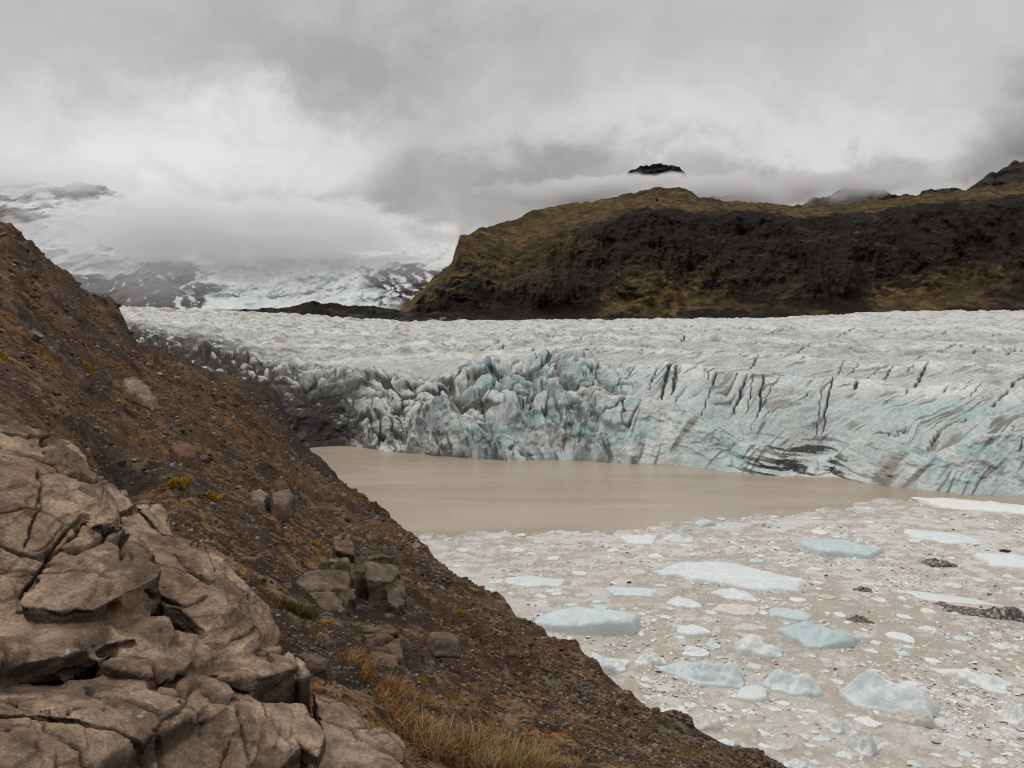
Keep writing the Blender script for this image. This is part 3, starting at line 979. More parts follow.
# beyond the crest the ground rolls over and falls to the water
left = sstep(RAD(-14.0), RAD(-20.0), TH)
for dr, dz in ((0.08, -0.05), (0.25, -0.26), (0.5, -0.62)):
    rr = rc * (1 + dr)
    lv.append(((zc + dz * rc * (1 - 0.55 * left) - H) / rr, np.log(rr)))
rl = rc * 1.5 + np.maximum(zc - 0.62 * rc, 0) * 1.0 + 6
lv.append(((-5 - H) / rl, np.log(rl)))
R, Z = sheet(lv, [25, 110, 170, 190, 210, 10, 10, 8, 8])
NV = 25 + 110 + 170 + 190 + 210
Zs = blur_rows(Z, 9)
wv = np.zeros(len(Z))
wv[46:NV - 12] = 1
wv = smooth1(wv, 8)[:, None]
Z = Z * (1 - wv) + Zs * wv
Tg = np.broadcast_to(TH, R.shape)
PXh = 512 + FPX * np.tan(Tg)
X, Y = R * np.sin(Tg), R * np.cos(Tg)
sp = R * (TH[1] - TH[0])                                  # metres per mesh column


def oct_noise(kind, seed, wls, gain=1.0):
    s = np.zeros_like(R)
    for q, w in enumerate(wls):
        fade = sstep(2.0, 4.5, w / sp) * sstep(1.6, 0.5, w / (R * 0.11 + 1.2))
        n = perlin(X / w, Y / w, Z / w, seed + q * 2.3)
        if kind == 'r':
            n = (1 - np.abs(n)) * 1.6 - 1.15
        s += n * fade * w * gain
    return s


WL = [24, 11, 5.2, 2.5, 1.2, 0.58, 0.28, 0.14, 0.07]
rock = sstep(-0.02, 0.28, fbm(X / 16, Y / 16, Z / 9, 4, 120) + 0.35 * sstep(120, 20, PXh) * sstep(30, 60, R) - 0.1)
D = oct_noise('p', 121, WL, 0.11) + oct_noise('r', 131, WL, 0.13) * (0.35 + 0.9 * rock)
va, vb, vc = vor(X / 3.2 + perlin(X / 2, Y / 2, Z / 2, 5) * 0.4, Y / 3.2, Z / 2.0)
DV = rock * ((vc % 11) / 11 - 0.5) * 0.95 * sstep(8, 30, R) * sstep(0.0, 0.25, vb - va)
va2, vb2, vc2 = vor(X / 9.0 + perlin(X / 6, Y / 6, Z / 6, 6) * 0.4, Y / 9.0, Z / 5.0)
DV += rock * ((vc2 % 13) / 13 - 0.5) * 2.3 * sstep(30, 70, R) * sstep(0.0, 0.2, vb2 - va2)
D += blur_cols(blur_rows(DV, 4), 4)
# small channels and ribs running down the slope towards the lagoon
rib = ridged((X * 0.55 + Y) / 7.5, (X - 0.5 * Y) / 40, 0, 4, 140, 0.55)
D += (rib - 0.65) * np.clip(R * 0.02, 0.0, 1.6)
D = 0.5 * D + 0.5 * blur_cols(D, 1)
edge = np.ones(len(Z))
edge[:26] = 0
edge[26:46] = np.linspace(0, 1, 20)
D = D * edge[:, None]
D = np.where(R < 6.5, np.clip(D, -0.5, 0.10), D)
D += -0.9 * np.exp(-((PXh - 118) / 34) ** 2) * np.exp(-((R - 24) / 7) ** 2)         # dark hollow behind the outcrop
D[NV:] *= 0.5
Z = Z + D
V = np.stack([X, Y, Z], -1)
hz = D
# ---- ground colour
c = np.ones(R.shape + (3,), F32) * np.array((0.058, 0.034, 0.020), F32)
m1 = fbm(X / 9, Y / 9, Z / 6, 5, 150, 0.6)
m2 = fbm(X / 2.2, Y / 2.2, Z / 1.5, 5, 151, 0.65)
m3 = fbm(X / 0.5, Y / 0.5, Z / 0.4, 4, 152, 0.65)
far = sstep(15, 50, R)
c = mixc(c, (0.092, 0.050, 0.027), sstep(0.0, 0.6, m1 + 0.3 * m2) * 0.8)
c = mixc(c, (0.024, 0.0165, 0.012), sstep(0.1, 0.6, -m1 + 0.5 * m2) * 0.65)
c = mixc(c, (0.125, 0.098, 0.074), rock * sstep(-0.1, 0.4, m2) * 0.65)
moss = sstep(0.03, 0.40, fbm(X / 5, Y / 5, Z / 4, 4, 153) * 0.8 + 0.4 * m2 + 0.10) * sstep(0.8, 0.3, rock)
c = mixc(c, (0.19, 0.088, 0.024), moss * (0.6 + 0.35 * sstep(80, 15, R)) * sstep(-0.3, 0.3, m3))
moss2 = sstep(0.45, 0.7, fbm(X / 3, Y / 3, Z / 3, 4, 154) + 0.3 * m2)
c = mixc(c, (0.125, 0.078, 0.022), moss2 * 0.6 * sstep(60, 12, R))
peb = sstep(0.2, 0.7, m3 + 0.3 * m2)
c = mixc(c, (0.15, 0.125, 0.10), peb * 0.6 * sstep(60, 10, R))
spk = sstep(0.42, 0.7, fbm(X / 1.1, Y / 1.1, Z / 0.7, 3, 155)) * far
c = mixc(c, (0.17, 0.14, 0.11), spk * 0.55 * sstep(170, 60, R))
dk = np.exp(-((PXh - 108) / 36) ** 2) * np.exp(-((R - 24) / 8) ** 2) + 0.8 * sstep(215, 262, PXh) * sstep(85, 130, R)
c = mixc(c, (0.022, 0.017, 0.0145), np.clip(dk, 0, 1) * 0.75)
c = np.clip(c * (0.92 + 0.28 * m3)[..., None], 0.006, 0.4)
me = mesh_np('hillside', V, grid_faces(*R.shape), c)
HILL = NT('hillside_scree')
at = HILL.n('ShaderNodeVertexColor', layer_name='tint').outputs['Color']
co = HILL.coord('Object')
na = HILL.noise(co, 9.0, 6, 0.7)
sc_ = HILL.n('ShaderNodeVectorMath', operation='SCALE')
HILL.l(at, sc_.inputs[0])
HILL.l(HILL.ramp(na, 0.3, 0.7, 0.6, 1.4), sc_.inputs['Scale'])
HILL.l(sc_.outputs[0], HILL.b.inputs['Base Color'])
HILL.b.inputs['Roughness'].default_value = 0.95
HILL.b.inputs['Specular IOR Level'].default_value = 0.15
vn = HILL.n('ShaderNodeTexVoronoi', i_Scale=14.0)
HILL.l(co, vn.inputs['Vector'])
b1 = HILL.bump(vn.outputs['Distance'], 0.04, 0.7)
HILL.l(HILL.bump(na, 0.06, 0.8, b1), HILL.b.inputs['Normal'])
hill_o = tag(link('hillside', me, HILL.m), 'steep brown scree slope with rusty moss dropping to the lagoon', 'hillside', kind='structure')
HV, HX, HY, HZ, HR, HT, HPX, HROCK = V, X, Y, Z, R, TH, PXh, rock
LOGR = np.log(R)


def hill_at(th, r):
    """height of the slope at a bearing and range (arrays)"""
    th = np.atleast_1d(th)
    r = np.atleast_1d(r)
    fi = (th - TH[0]) / (TH[1] - TH[0])
    i0 = np.clip(fi.astype(int), 0, NH - 2)
    out = np.zeros(len(th))
    nx = np.zeros((len(th), 3))
    for k in range(len(th)):
        col_r = HR[:, i0[k]]
        j = min(max(np.searchsorted(col_r, r[k]) - 1, 0), len(col_r) - 2)
        t = (r[k] - col_r[j]) / (col_r[j + 1] - col_r[j])
        out[k] = HZ[j, i0[k]] * (1 - t) + HZ[j + 1, i0[k]] * t
    return out


def hill_pixel(px, py):
    """where the sight line meets the slope"""
    t, e = te(px, py)
    i = int(np.clip((t - TH[0]) / (TH[1] - TH[0]), 0, NH - 1))
    s = HZ[:, i] - (H + e * HR[:, i])
    w = np.where(s[26:NV + 4] >= 0)[0]
    j = (w[0] + 26) if len(w) else NV - 1
    return Vector((HX[j, i], HY[j, i], HZ[j, i])), HR[j, i]


# ================================================================== ROCK OUTCROPS (bedrock built from blocks fused and weathered)
MAT_ROCK = NT('tan_bedrock')
co = MAT_ROCK.coord('Object')
at = MAT_ROCK.n('ShaderNodeVertexColor', layer_name='tint').outputs['Color']
r1 = MAT_ROCK.noise(co, 5.0, 8, 0.68, 0.3)
r2 = MAT_ROCK.noise(co, 38.0, 6, 0.7)
r3 = MAT_ROCK.noise(co, 1.4, 4, 0.6)
r4 = MAT_ROCK.noise(co, 130.0, 4, 0.7)
base = MAT_ROCK.mix(MAT_ROCK.ramp(r1, 0.30, 0.70), (0.58, 0.54, 0.52), (1.28, 1.26, 1.22))
base = MAT_ROCK.mix(1.0, base, MAT_ROCK.mix(MAT_ROCK.ramp(r4, 0.3, 0.7), (0.72, 0.72, 0.72), (1.25, 1.25, 1.25)), 'MULTIPLY')
base = MAT_ROCK.mix(1.0, base, MAT_ROCK.mix(MAT_ROCK.ramp(r2, 0.3, 0.72), (0.7, 0.68, 0.66), (1.18, 1.18, 1.18)), 'MULTIPLY')
base = MAT_ROCK.mix(1.0, base, at, 'MULTIPLY')
MAT_ROCK.l(base, MAT_ROCK.b.inputs['Base Color'])
MAT_ROCK.b.inputs['Roughness'].default_value = 0.9
MAT_ROCK.b.inputs['Specular IOR Level'].default_value = 0.2
vr = MAT_ROCK.n('ShaderNodeTexVoronoi', feature='DISTANCE_TO_EDGE', i_Scale=2.6)
wrp = MAT_ROCK.n('ShaderNodeVectorMath', operation='MULTIPLY_ADD')
wn_ = MAT_ROCK.n('ShaderNodeTexNoise', i_Scale=3.0, i_Detail=4.0)
MAT_ROCK.l(co, wn_.inputs['Vector'])
MAT_ROCK.l(wn_.outputs['Color'], wrp.inputs[0])
wrp.inputs[1].default_value = (0.35, 0.35, 0.35)
MAT_ROCK.l(co, wrp.inputs[2])
MAT_ROCK.l(wrp.outputs[0], vr.inputs['Vector'])
b0 = MAT_ROCK.bump(MAT_ROCK.ramp(vr.outputs['Distance'], 0.0, 0.03), 0.015, 0.5)
b1 = MAT_ROCK.bump(r1, 0.05, 0.55, b0)
b2_ = MAT_ROCK.bump(r2, 0.05, 0.8, b1)
MAT_ROCK.l(MAT_ROCK.bump(r4, 0.008, 0.6, b2_), MAT_ROCK.b.inputs['Normal'])
MAT_ROCK = MAT_ROCK.m


def hull_bm(pts):
    b = bmesh.new()
    for p in pts:
        b.verts.new(p)
    r = bmesh.ops.convex_hull(b, input=b.verts[:])
    junk = [g for g in set(r['geom_interior'] + r['geom_unused']) if isinstance(g, bmesh.types.BMVert)]
    if junk:
        bmesh.ops.delete(b, geom=junk, context='VERTS')
    return b


def fracture(pts, rg, depth, gap):
    """split a convex block along joint planes; returns lists of hull points, each piece moved a little"""
    if depth == 0 or len(pts) < 5:
        return [pts]
    c = sum(pts, Vector()) / len(pts)
    sx = max(p.x for p in pts) - min(p.x for p in pts)
    sy = max(p.y for p in pts) - min(p.y for p in pts)
    c = c + Vector((rg.uniform(-.22, .22) * sx, rg.uniform(-.22, .22) * sy, 0))
    a = (0.35 if sx > sy else 1.75) + rg.uniform(-0.5, 0.5)
    nrm = Vector((cos(a), sin(a), rg.uniform(-0.35, 0.35))).normalized()
    out = []
    for s in (1, -1):
        b = hull_bm(pts)
        bmesh.ops.bisect_plane(b, geom=b.verts[:] + b.edges[:] + b.faces[:], plane_co=c + nrm * s * gap * 0.5, plane_no=nrm * s, clear_inner=True)
        v = [q.co.copy() for q in b.verts]
        b.free()
        if len(v) < 4:
            continue
        sh = Vector((rg.uniform(-1, 1) * gap * 0.5, rg.uniform(-1, 1) * gap * 0.5, rg.uniform(-1.6, 0.9) * gap))
        out += fracture([q + sh for q in v], rg, depth - 1, gap)
    return out


def outcrop(name, blocks, voxel, label, cat, amp=1.0, tintc=(0.41, 0.312, 0.235), smooth_it=4, cracks=True, crack_scale=1.5, cut_px=None, dark=None, strata=1.0, facet=0.35, lines=(), taper=None, flecks=(), split=0, gap=0.03):
    bm = bmesh.new()
    frg = np.random.default_rng(len(label) * 7)
    for pts, drop in blocks:
        allp = []
        for p in pts:
            v = at_range(*p)
            allp.append(v)
            ctr_ = sum((at_range(*q) for q in pts), Vector()) / len(pts)
            k_ = taper if taper is not None else (0.13 if drop < 0.45 else 0.0)
            allp.append(v.lerp(ctr_, k_) - Vector((0, 0, drop + (v.lerp(ctr_, k_).z - v.z))))
        ext = max((p - q).length for p in allp for q in allp)
        for piece in fracture(allp, frg, split if split < 2 or voxel > 0.03 else (2 if ext > 3.0 else 1 if ext > 1.5 else 0), gap):
            b2 = hull_bm(piece)
            tmp = bpy.data.meshes.new('tmp')
            b2.to_mesh(tmp)
            b2.free()
            bm.from_mesh(tmp)
            bpy.data.meshes.remove(tmp)
    me = bpy.data.meshes.new('tmp_outcrop')
    bm.to_mesh(me)
    bm.free()
    o = bpy.data.objects.new('tmp_outcrop', me)
    COL.objects.link(o)
    md = o.modifiers.new('r', 'REMESH')
    md.mode = 'VOXEL'
    md.voxel_size = voxel
    ms = o.modifiers.new('s', 'SMOOTH')
    ms.iterations = smooth_it
    ms.factor = 0.5
    dg = bpy.context.evaluated_depsgraph_get()
    me2 = bpy.data.meshes.new_from_object(o.evaluated_get(dg))
    bpy.data.objects.remove(o)
    bpy.data.meshes.remove(me)
    n = len(me2.vertices)
    P = np.empty(n * 3, F32)
    me2.vertices.foreach_get('co', P)
    P = P.reshape(-1, 3)
    N = np.empty(n * 3, F32)
    me2.vertices.foreach_get('normal', N)
    N = N.reshape(-1, 3)
    x, y, z = P.T
    # low tilt of the bedding
    zb = z + 0.10 * x - 0.12 * y
    w1 = fbm(x / 0.9, y / 0.9, z / 0.5, 4, 161)
    d = fbm(x / 0.9, y / 0.9, z / 0.6, 3, 162) * 0.016 + fbm(x / 0.22, y / 0.22, z / 0.14, 4, 163, 0.55) * 0.011
    bed = ridged(x / 2.2, y / 2.2, (zb + 0.05 * w1) / 0.16, 3, 164, 0.5, sharp=3.0)
    steep = sstep(0.75, 0.2, np.abs(N[:, 2]))
    d -= strata * steep * sstep(0.72, 0.95, bed) * 0.045
    flake = np.floor((zb + 0.16 * w1) / 0.11) * 0.11 - zb
    d += flake * 0.10 * (1 - 0.7 * steep) * strata
    # joint faces: stepped flakes along three joint directions
    for (nx_, ny_, nz_), s_, dp_, sd_ in (((0.8, 0.5, 0.33), 0.46, 0.15, 1), ((-0.45, 0.8, 0.4), 0.33, 0.14, 2), ((0.1, -0.25, 0.96), 0.30, 0.22, 3)):
        tt = (x * nx_ + y * ny_ + z * nz_) / s_ + 0.55 * fbm(x / 0.9, y / 0.9, z / 0.9, 3, 180 + sd_)
        sw = tt - np.floor(tt)
        gate = sstep(-0.05, 0.25, fbm(x / 0.8, y / 0.8, z / 0.8, 2, 184 + sd_))
        d += (np.minimum(sw, (1 - sw) * 9) - 0.4) * s_ * dp_ * gate * facet
    col_ = np.ones((n, 3), F32) * np.array(tintc, F32)
    tone = fbm(x / 0.7, y / 0.7, z / 0.5, 4, 166)
    col_ = mixc(col_, (tintc[0] * 1.35, tintc[1] * 1.27, tintc[2] * 1.2), sstep(0.0, 0.6, tone) * 0.7)
    col_ = mixc(col_, (tintc[0] * 0.72, tintc[1] * 0.60, tintc[2] * 0.55), sstep(0.05, 0.6, -tone) * 0.7)
    warm = sstep(0.05, 0.5, fbm(x / 1.1, y / 1.1, z / 0.6, 3, 169))
    col_ = mixc(col_, (0.185, 0.120, 0.085), warm * 0.5)
    stain = sstep(0.12, 0.4, fbm(x / 0.55, y / 0.55, z / 0.35, 5, 168, 0.6))
    col_ = mixc(col_, (0.105, 0.073, 0.058), stain * 0.6)
    # darker brown on steep and down-facing sides, broken up by noise
    side_tone = sstep(0.55, 0.05, N[:, 2]) * sstep(-0.5, 0.1, fbm(x / 0.5, y / 0.5, z / 0.5, 4, 167))
    col_ = mixc(col_, (0.075, 0.057, 0.045), side_tone * 0.85)
    if cracks:
        for (s, wd, dp, sd) in ((crack_scale, 0.016, 0.09, 0.0), (crack_scale * 0.42, 0.020, 0.022, 4.7)):
            wx_ = x + 0.12 * fbm(x / 0.6, y / 0.6, z / 0.4, 3, 170 + sd) * s
            wy_ = y + 0.12 * fbm(x / 0.6, y / 0.6, z / 0.4, 3, 171 + sd) * s
            wz_ = z + 0.10 * fbm(x / 0.6, y / 0.6, z / 0.4, 3, 172 + sd) * s
            a, b, ci = vor((wx_ * 0.8 + wy_ * 0.6) / s + sd, (wy_ * 0.8 - wx_ * 0.6) / (s * 1.9), wz_ / (s * 0.55))
            msk = sstep(-0.05, 0.25, fbm(x / 0.9, y / 0.9, z / 0.6, 2, 173 + sd))
            ck = sstep(wd * 2.2, wd * 0.2, (b - a)) * msk
            d -= ck * dp * min(1.0, amp)
            col_ = mixc(col_, (0.03, 0.023, 0.019), ck * 0.6)
            d += ((ci % 7) / 7.0 - 0.5) * 0.022 * s * amp * msk
    # long open joints seen on the face
    if lines:
        rel = P - np.array([0, 0, H], F32)
        fy = rel[:, 1] * cos(PITCH) - rel[:, 2] * sin(PITCH)
        uy = rel[:, 1] * sin(PITCH) + rel[:, 2] * cos(PITCH)
        qx, qy = 512 + FPX * rel[:, 0] / fy, 384 - FPX * uy / fy
        qx = qx + 3.0 * fbm(x / 0.12, y / 0.12, z / 0.12, 3, 190)
        qy = qy + 3.0 * fbm(x / 0.12, y / 0.12, z / 0.12, 3, 191)
        face = (N * -rel).sum(1) > 0
        for fx, fy_ in flecks:                             # bird lime
            fk = sstep(2.6, 1.2, np.hypot(qx - fx, (qy - fy_) * 1.2)) * face
            col_ = mixc(col_, (0.55, 0.54, 0.5), fk * 0.85)
        for wpx, dep, pts in lines:
            best = np.full(n, 99.0)
            for (ax, ay), (bx, by) in zip(pts[:-1], pts[1:]):
                t_ = np.clip(((qx - ax) * (bx - ax) + (qy - ay) * (by - ay)) / ((bx - ax) ** 2 + (by - ay) ** 2), 0, 1)
                best = np.minimum(best, np.hypot(qx - ax - t_ * (bx - ax), qy - ay - t_ * (by - ay)))
            ck = sstep(wpx * 1.5, wpx * 0.4, best) * face
            d = d - ck * dep / amp
            col_ = mixc(col_, (0.022, 0.017, 0.014), ck * 0.75)
    P = P + N * (d * amp)[:, None]
    me2.vertices.foreach_set('co', P.ravel().astype(F32))
    put_cols(me2, np.clip(col_, 0.01, 0.5))
    me2.polygons.foreach_set('use_smooth', np.ones(len(me2.polygons), dtype=bool))
    me2.materials.clear()
    me2.update()
    o = link(name, me2, MAT_ROCK)
    return tag(o, label, cat)


BL = [
    # the great tan dome at the left edge and the blocks along its crest
    ([(-260, 372, 8.6), (0, 414, 8.7), (40, 426, 8.7), (85, 460, 8.5), (118, 508, 8.0), (112, 522, 7.6), (98, 537, 7.2), (60, 598, 6.35), (8, 622, 6.0), (-260, 650, 5.5), (20, 478, 7.6), (70, 500, 7.6), (-120, 470, 7.3), (40, 540, 6.9), (-120, 560, 6.3)], 1.3),
    ([(26, 427, 9.4), (68, 437, 9.5), (84, 452, 9.4), (93, 480, 8.9), (60, 470, 9.0)], 1.0),
    ([(92, 478, 9.0), (104, 475, 9.2), (133, 505, 8.8), (128, 509, 8.5), (112, 512, 8.4)], 0.9),
    ([(135, 505, 8.7), (160, 503, 8.9), (168, 515, 8.8), (174, 537, 8.3), (160, 532, 8.2), (152, 518, 8.4)], 0.7),
    ([(118, 514, 8.3), (140, 512, 8.5), (150, 524, 8.2), (145, 532, 8.0), (126, 532, 7.9)], 0.7),
    ([(140, 530, 8.0), (152, 527, 8.2), (168, 540, 7.9), (155, 544, 7.7), (140, 542, 7.6)], 0.6),
    # middle block with the overhanging nose
    ([(86, 521, 7.1), (122, 526, 7.15), (150, 545, 6.85), (163, 568, 6.45), (158, 577, 6.35), (128, 580, 6.25), (100, 580, 6.2), (92, 610, 5.95), (30, 612, 5.9), (18, 602, 5.95), (60, 575, 6.4)], 0.27),
    ([(95, 560, 6.9), (150, 560, 6.9), (140, 585, 6.75), (100, 600, 6.6)], 0.9),
    # right dome
    ([(125, 524, 7.6), (150, 540, 7.5), (182, 538, 7.8), (212, 543, 7.8), (226, 553, 7.7), (240, 577, 7.5), (262, 598, 7.25), (274, 622, 6.95), (272, 640, 6.7), (258, 648, 6.45), (225, 612, 6.5), (196, 608, 6.55), (165, 600, 6.65), (150, 585, 6.75)], 0.32),
    ([(168, 596, 6.75), (205, 603, 6.6), (232, 607, 6.45), (256, 618, 6.55), (262, 645, 6.42), (245, 658, 6.2), (212, 657, 6.08), (204, 630, 6.2)], 0.25),
    ([(150, 590, 7.2), (255, 600, 7.2), (265, 640, 6.75), (200, 640, 6.75)], 0.9),
    ([(250, 590, 7.35), (268, 605, 7.3), (279, 632, 6.9), (276, 646, 6.7), (262, 630, 6.8)], 0.5),
    # ledges between dome and slab
    ([(-260, 640, 6.1), (0, 612, 6.3), (90, 606, 6.4), (150, 600, 6.6), (150, 622, 6.1), (142, 636, 5.85), (88, 650, 5.6), (40, 660, 5.42), (0, 664, 5.35), (-260, 700, 5.0)], 0.2),
    ([(-260, 690, 6.1), (0, 652, 6.2), (150, 636, 6.4), (150, 656, 6.2), (0, 672, 6.0)], 0.6),
    ([(138, 616, 6.15), (168, 614, 6.2), (176, 630, 6.0), (168, 650, 5.75), (144, 656, 5.65), (134, 640, 5.75)], 0.3),
    ([(85, 656, 5.62), (140, 644, 5.85), (176, 640, 5.95), (193, 660, 5.68), (172, 680, 5.36), (112, 668, 5.42), (120, 640, 6.2), (180, 630, 6.3)], 0.16),
    ([(176, 628, 6.15), (205, 634, 6.2), (214, 655, 5.95), (196, 668, 5.7), (186, 650, 5.8)], 0.3),
    # bottom slab
    ([(-260, 694, 5.2), (0, 682, 5.3), (130, 686, 5.3), (200, 668, 5.75), (228, 680, 5.55), (238, 700, 5.25), (170, 722, 4.85), (140, 735, 4.66), (124, 745, 4.55), (110, 770, 4.25), (0, 806, 3.8), (-260, 806, 3.6)], 0.75),
    ([(168, 722, 4.9), (240, 702, 5.3), (262, 730, 5.2), (250, 770, 4.8), (190, 790, 4.55), (150, 770, 4.5)], 0.35),
    # right ledge block and its neighbour
    ([(196, 672, 5.85), (214, 652, 6.3), (250, 645, 6.55), (268, 640, 6.75), (281, 649, 6.6), (294, 656, 6.5), (298, 666, 6.3), (284, 674, 6.1), (258, 674, 6.0), (232, 678, 5.75)], 0.42),
    ([(296, 656, 6.6), (306, 664, 6.5), (308, 676, 6.3), (297, 678, 6.2)], 0.4),
    ([(258, 702, 5.75), (285, 705, 5.8), (303, 702, 5.9), (325, 733, 5.45), (318, 757, 5.2), (300, 740, 5.35)], 0.6),
    ([(228, 690, 5.7), (252, 694, 5.75), (262, 724, 5.4), (286, 722, 5.5), (300, 748, 5.25), (280, 768, 4.98), (240, 776, 4.75), (250, 740, 5.1)], 0.6),
]
JOINTS = [
    (1.5, 0.12, [(86, 517), (78, 520), (64, 536), (53, 549), (45, 565), (37, 580), (21, 596)]),
    (0.9, 0.07, [(37, 470), (42, 484), (39, 509), (29, 535), (24, 548)]),
    (1.2, 0.10, [(10, 698), (29, 708), (49, 723), (64, 739), (82, 751), (86, 768)]),
    (1.0, 0.08, [(86, 692), (101, 698), (117, 706)]), (1.4, 0.10, [(177, 553), (189, 567), (199, 577), (214, 581)]),
    (1.2, 0.09, [(140, 541), (149, 549), (160, 565)]), (1.1, 0.08, [(182, 704), (199, 716), (206, 728)]), (1.4, 0.10, [(156, 729), (160, 745), (163, 768)]),
    (1.3, 0.10, [(236, 700), (241, 725), (250, 768)]), (0.9, 0.06, [(257, 655), (270, 657), (283, 662)]),
    (1.5, 0.12, [(146, 592), (171, 603), (187, 606), (206, 598)]), (1.0, 0.07, [(20, 612), (36, 608), (60, 615), (90, 612)]),
    (0.9, 0.06, [(8, 730), (18, 722), (30, 724)]), (0.9, 0.06, [(56, 708), (66, 712), (82, 706)]), (0.9, 0.06, [(218, 560), (228, 575), (246, 590), (258, 612)]),
]
outcrop('rock_outcrop', BL, 0.0145, 'large weathered tan bedrock outcrop with ledges and cracks at lower left', 'rock outcrop', smooth_it=2, split=2, gap=0.022, lines=JOINTS, flecks=[(62, 656), (66, 652), (75, 650), (80, 648), (180, 700), (141, 715), (144, 711), (43, 571), (40, 575), (36, 537), (38, 534)])
outcrop('cracked_slab', [
    ([(312, 690, 6.3), (345, 696, 6.35), (372, 722, 6.0), (352, 730, 5.8), (326, 742, 5.55)], 0.5),
    ([(322, 736, 5.65), (350, 726, 5.85), (346, 780, 5.15), (300, 775, 5.1), (318, 750, 5.4)], 0.5),
    ([(352, 726, 5.9), (380, 724, 5.98), (398, 733, 5.85), (406, 746, 5.65), (402, 775, 5.25), (350, 780, 5.12)], 0.5),
], 0.016, 'low tan slab split by black cracks right of the big outcrop', 'rock slab', crack_scale=0.6, smooth_it=2, split=2, gap=0.035)
outcrop('rock_outcrop', [
    ([(286, 585, 16.4), (300, 570, 17.2), (330, 556, 17.8), (348, 556, 17.8), (352, 572, 17.2), (345, 600, 16.2), (330, 608, 15.8), (296, 604, 15.8)], 1.4),
    ([(330, 534, 19.0), (346, 528, 19.5), (354, 545, 18.6), (352, 575, 17.4), (338, 560, 17.8)], 1.4),
    ([(350, 545, 19.2), (360, 548, 19.2), (364, 570, 18.2), (352, 580, 17.6)], 1.5),
    ([(366, 556, 19.5), (384, 552, 19.8), (398, 560, 19.6), (402, 572, 19.0), (394, 580, 18.2), (370, 578, 18.0)], 1.5),
    ([(384, 575, 18.4), (402, 570, 19.0), (406, 590, 18.2), (398, 606, 17.2), (386, 600, 17.2)], 1.5),
    ([(340, 586, 16.9), (354, 584, 17.0), (355, 604, 16.2), (342, 610, 15.8)], 0.9),
], 0.036, 'blocky grey brown crag half way down the scree slope', 'rock outcrop', amp=1.0, tintc=(0.17, 0.132, 0.10), crack_scale=1.6, smooth_it=1, split=2, gap=0.09)
outcrop('boulder', [([(362, 628, 12.4), (388, 620, 12.8), (399, 632, 12.3), (403, 650, 11.6), (395, 668, 10.9), (378, 662, 11.0), (366, 645, 11.7)], 0.5)], 0.03,
        'upright brown boulder standing above the golden grass', 'boulder', amp=1.3, tintc=(0.155, 0.112, 0.085), smooth_it=2, taper=-0.3, facet=0.5, split=1, gap=0.05)
outcrop('boulder', [([(396, 668, 10.6), (405, 670, 10.7), (412, 690, 10.0), (404, 694, 9.8), (396, 682, 10.1)], 0.5)], 0.025,
        'slim brown rock leaning below the upright boulder', 'boulder', amp=1.0, tintc=(0.14, 0.105, 0.08), smooth_it=2, taper=-0.3, facet=0.5, split=1, gap=0.05)
outcrop('boulder', [([(124, 378, 44), (134, 376, 45), (146, 384, 44), (156, 397, 42), (150, 400, 41), (138, 392, 42), (126, 388, 43)], 0.5)], 0.09,
        'long pale boulder lying on the upper slope', 'boulder', amp=1.6, tintc=(0.27, 0.215, 0.165), cracks=False, smooth_it=2, taper=-0.3, facet=0.5, split=1, gap=0.05)
outcrop('boulder', [([(170, 443, 34), (186, 440, 35), (197, 447, 34), (195, 455, 33), (180, 453, 32.5)], 0.6)], 0.07,
        'rounded reddish brown boulder on the slope above the outcrop', 'boulder', amp=1.3, tintc=(0.17, 0.095, 0.068), cracks=False, smooth_it=2, taper=-0.3, facet=0.5, split=1, gap=0.05)
outcrop('boulder', [([(250, 490, 30), (260, 485, 30.6), (268, 492, 30), (264, 498, 29), (252, 496, 29)], 0.5)], 0.05,
        'pale angular boulder among rubble in the middle of the slope', 'boulder', amp=1.2, tintc=(0.26, 0.21, 0.17), cracks=False, smooth_it=2, taper=-0.3, facet=0.5, split=1, gap=0.05)
outcrop('boulder', [([(272, 492, 29.5), (288, 486, 30.5), (294, 496, 29.6), (286, 503, 28.4), (274, 502, 28.4)], 0.6)], 0.05,
        'grey boulder with a flat face beside the pale angular one', 'boulder', amp=1.2, tintc=(0.19, 0.15, 0.12), cracks=False, smooth_it=2, taper=-0.3, facet=0.5, split=1, gap=0.05)
outcrop('boulder', [([(430, 632, 14.6), (444, 628, 15), (458, 636, 14.6), (456, 644, 14), (436, 644, 14)], 0.25)], 0.035,
        'flat tan boulder on the rubble right of the grassy gully', 'boulder', amp=1.1, tintc=(0.16, 0.125, 0.098), cracks=False, smooth_it=2, taper=-0.3, facet=0.5, split=1, gap=0.05)
outcrop('boulder', [([(302, 654, 9.1), (318, 652, 9.4), (330, 660, 9.2), (326, 670, 8.9), (306, 668, 8.8)], 0.4)], 0.025,
        'low brown boulder beside the ledge at the edge of the golden grass', 'boulder', amp=1.0, tintc=(0.14, 0.105, 0.082), cracks=False, smooth_it=2, taper=-0.3, facet=0.5, split=1, gap=0.05)

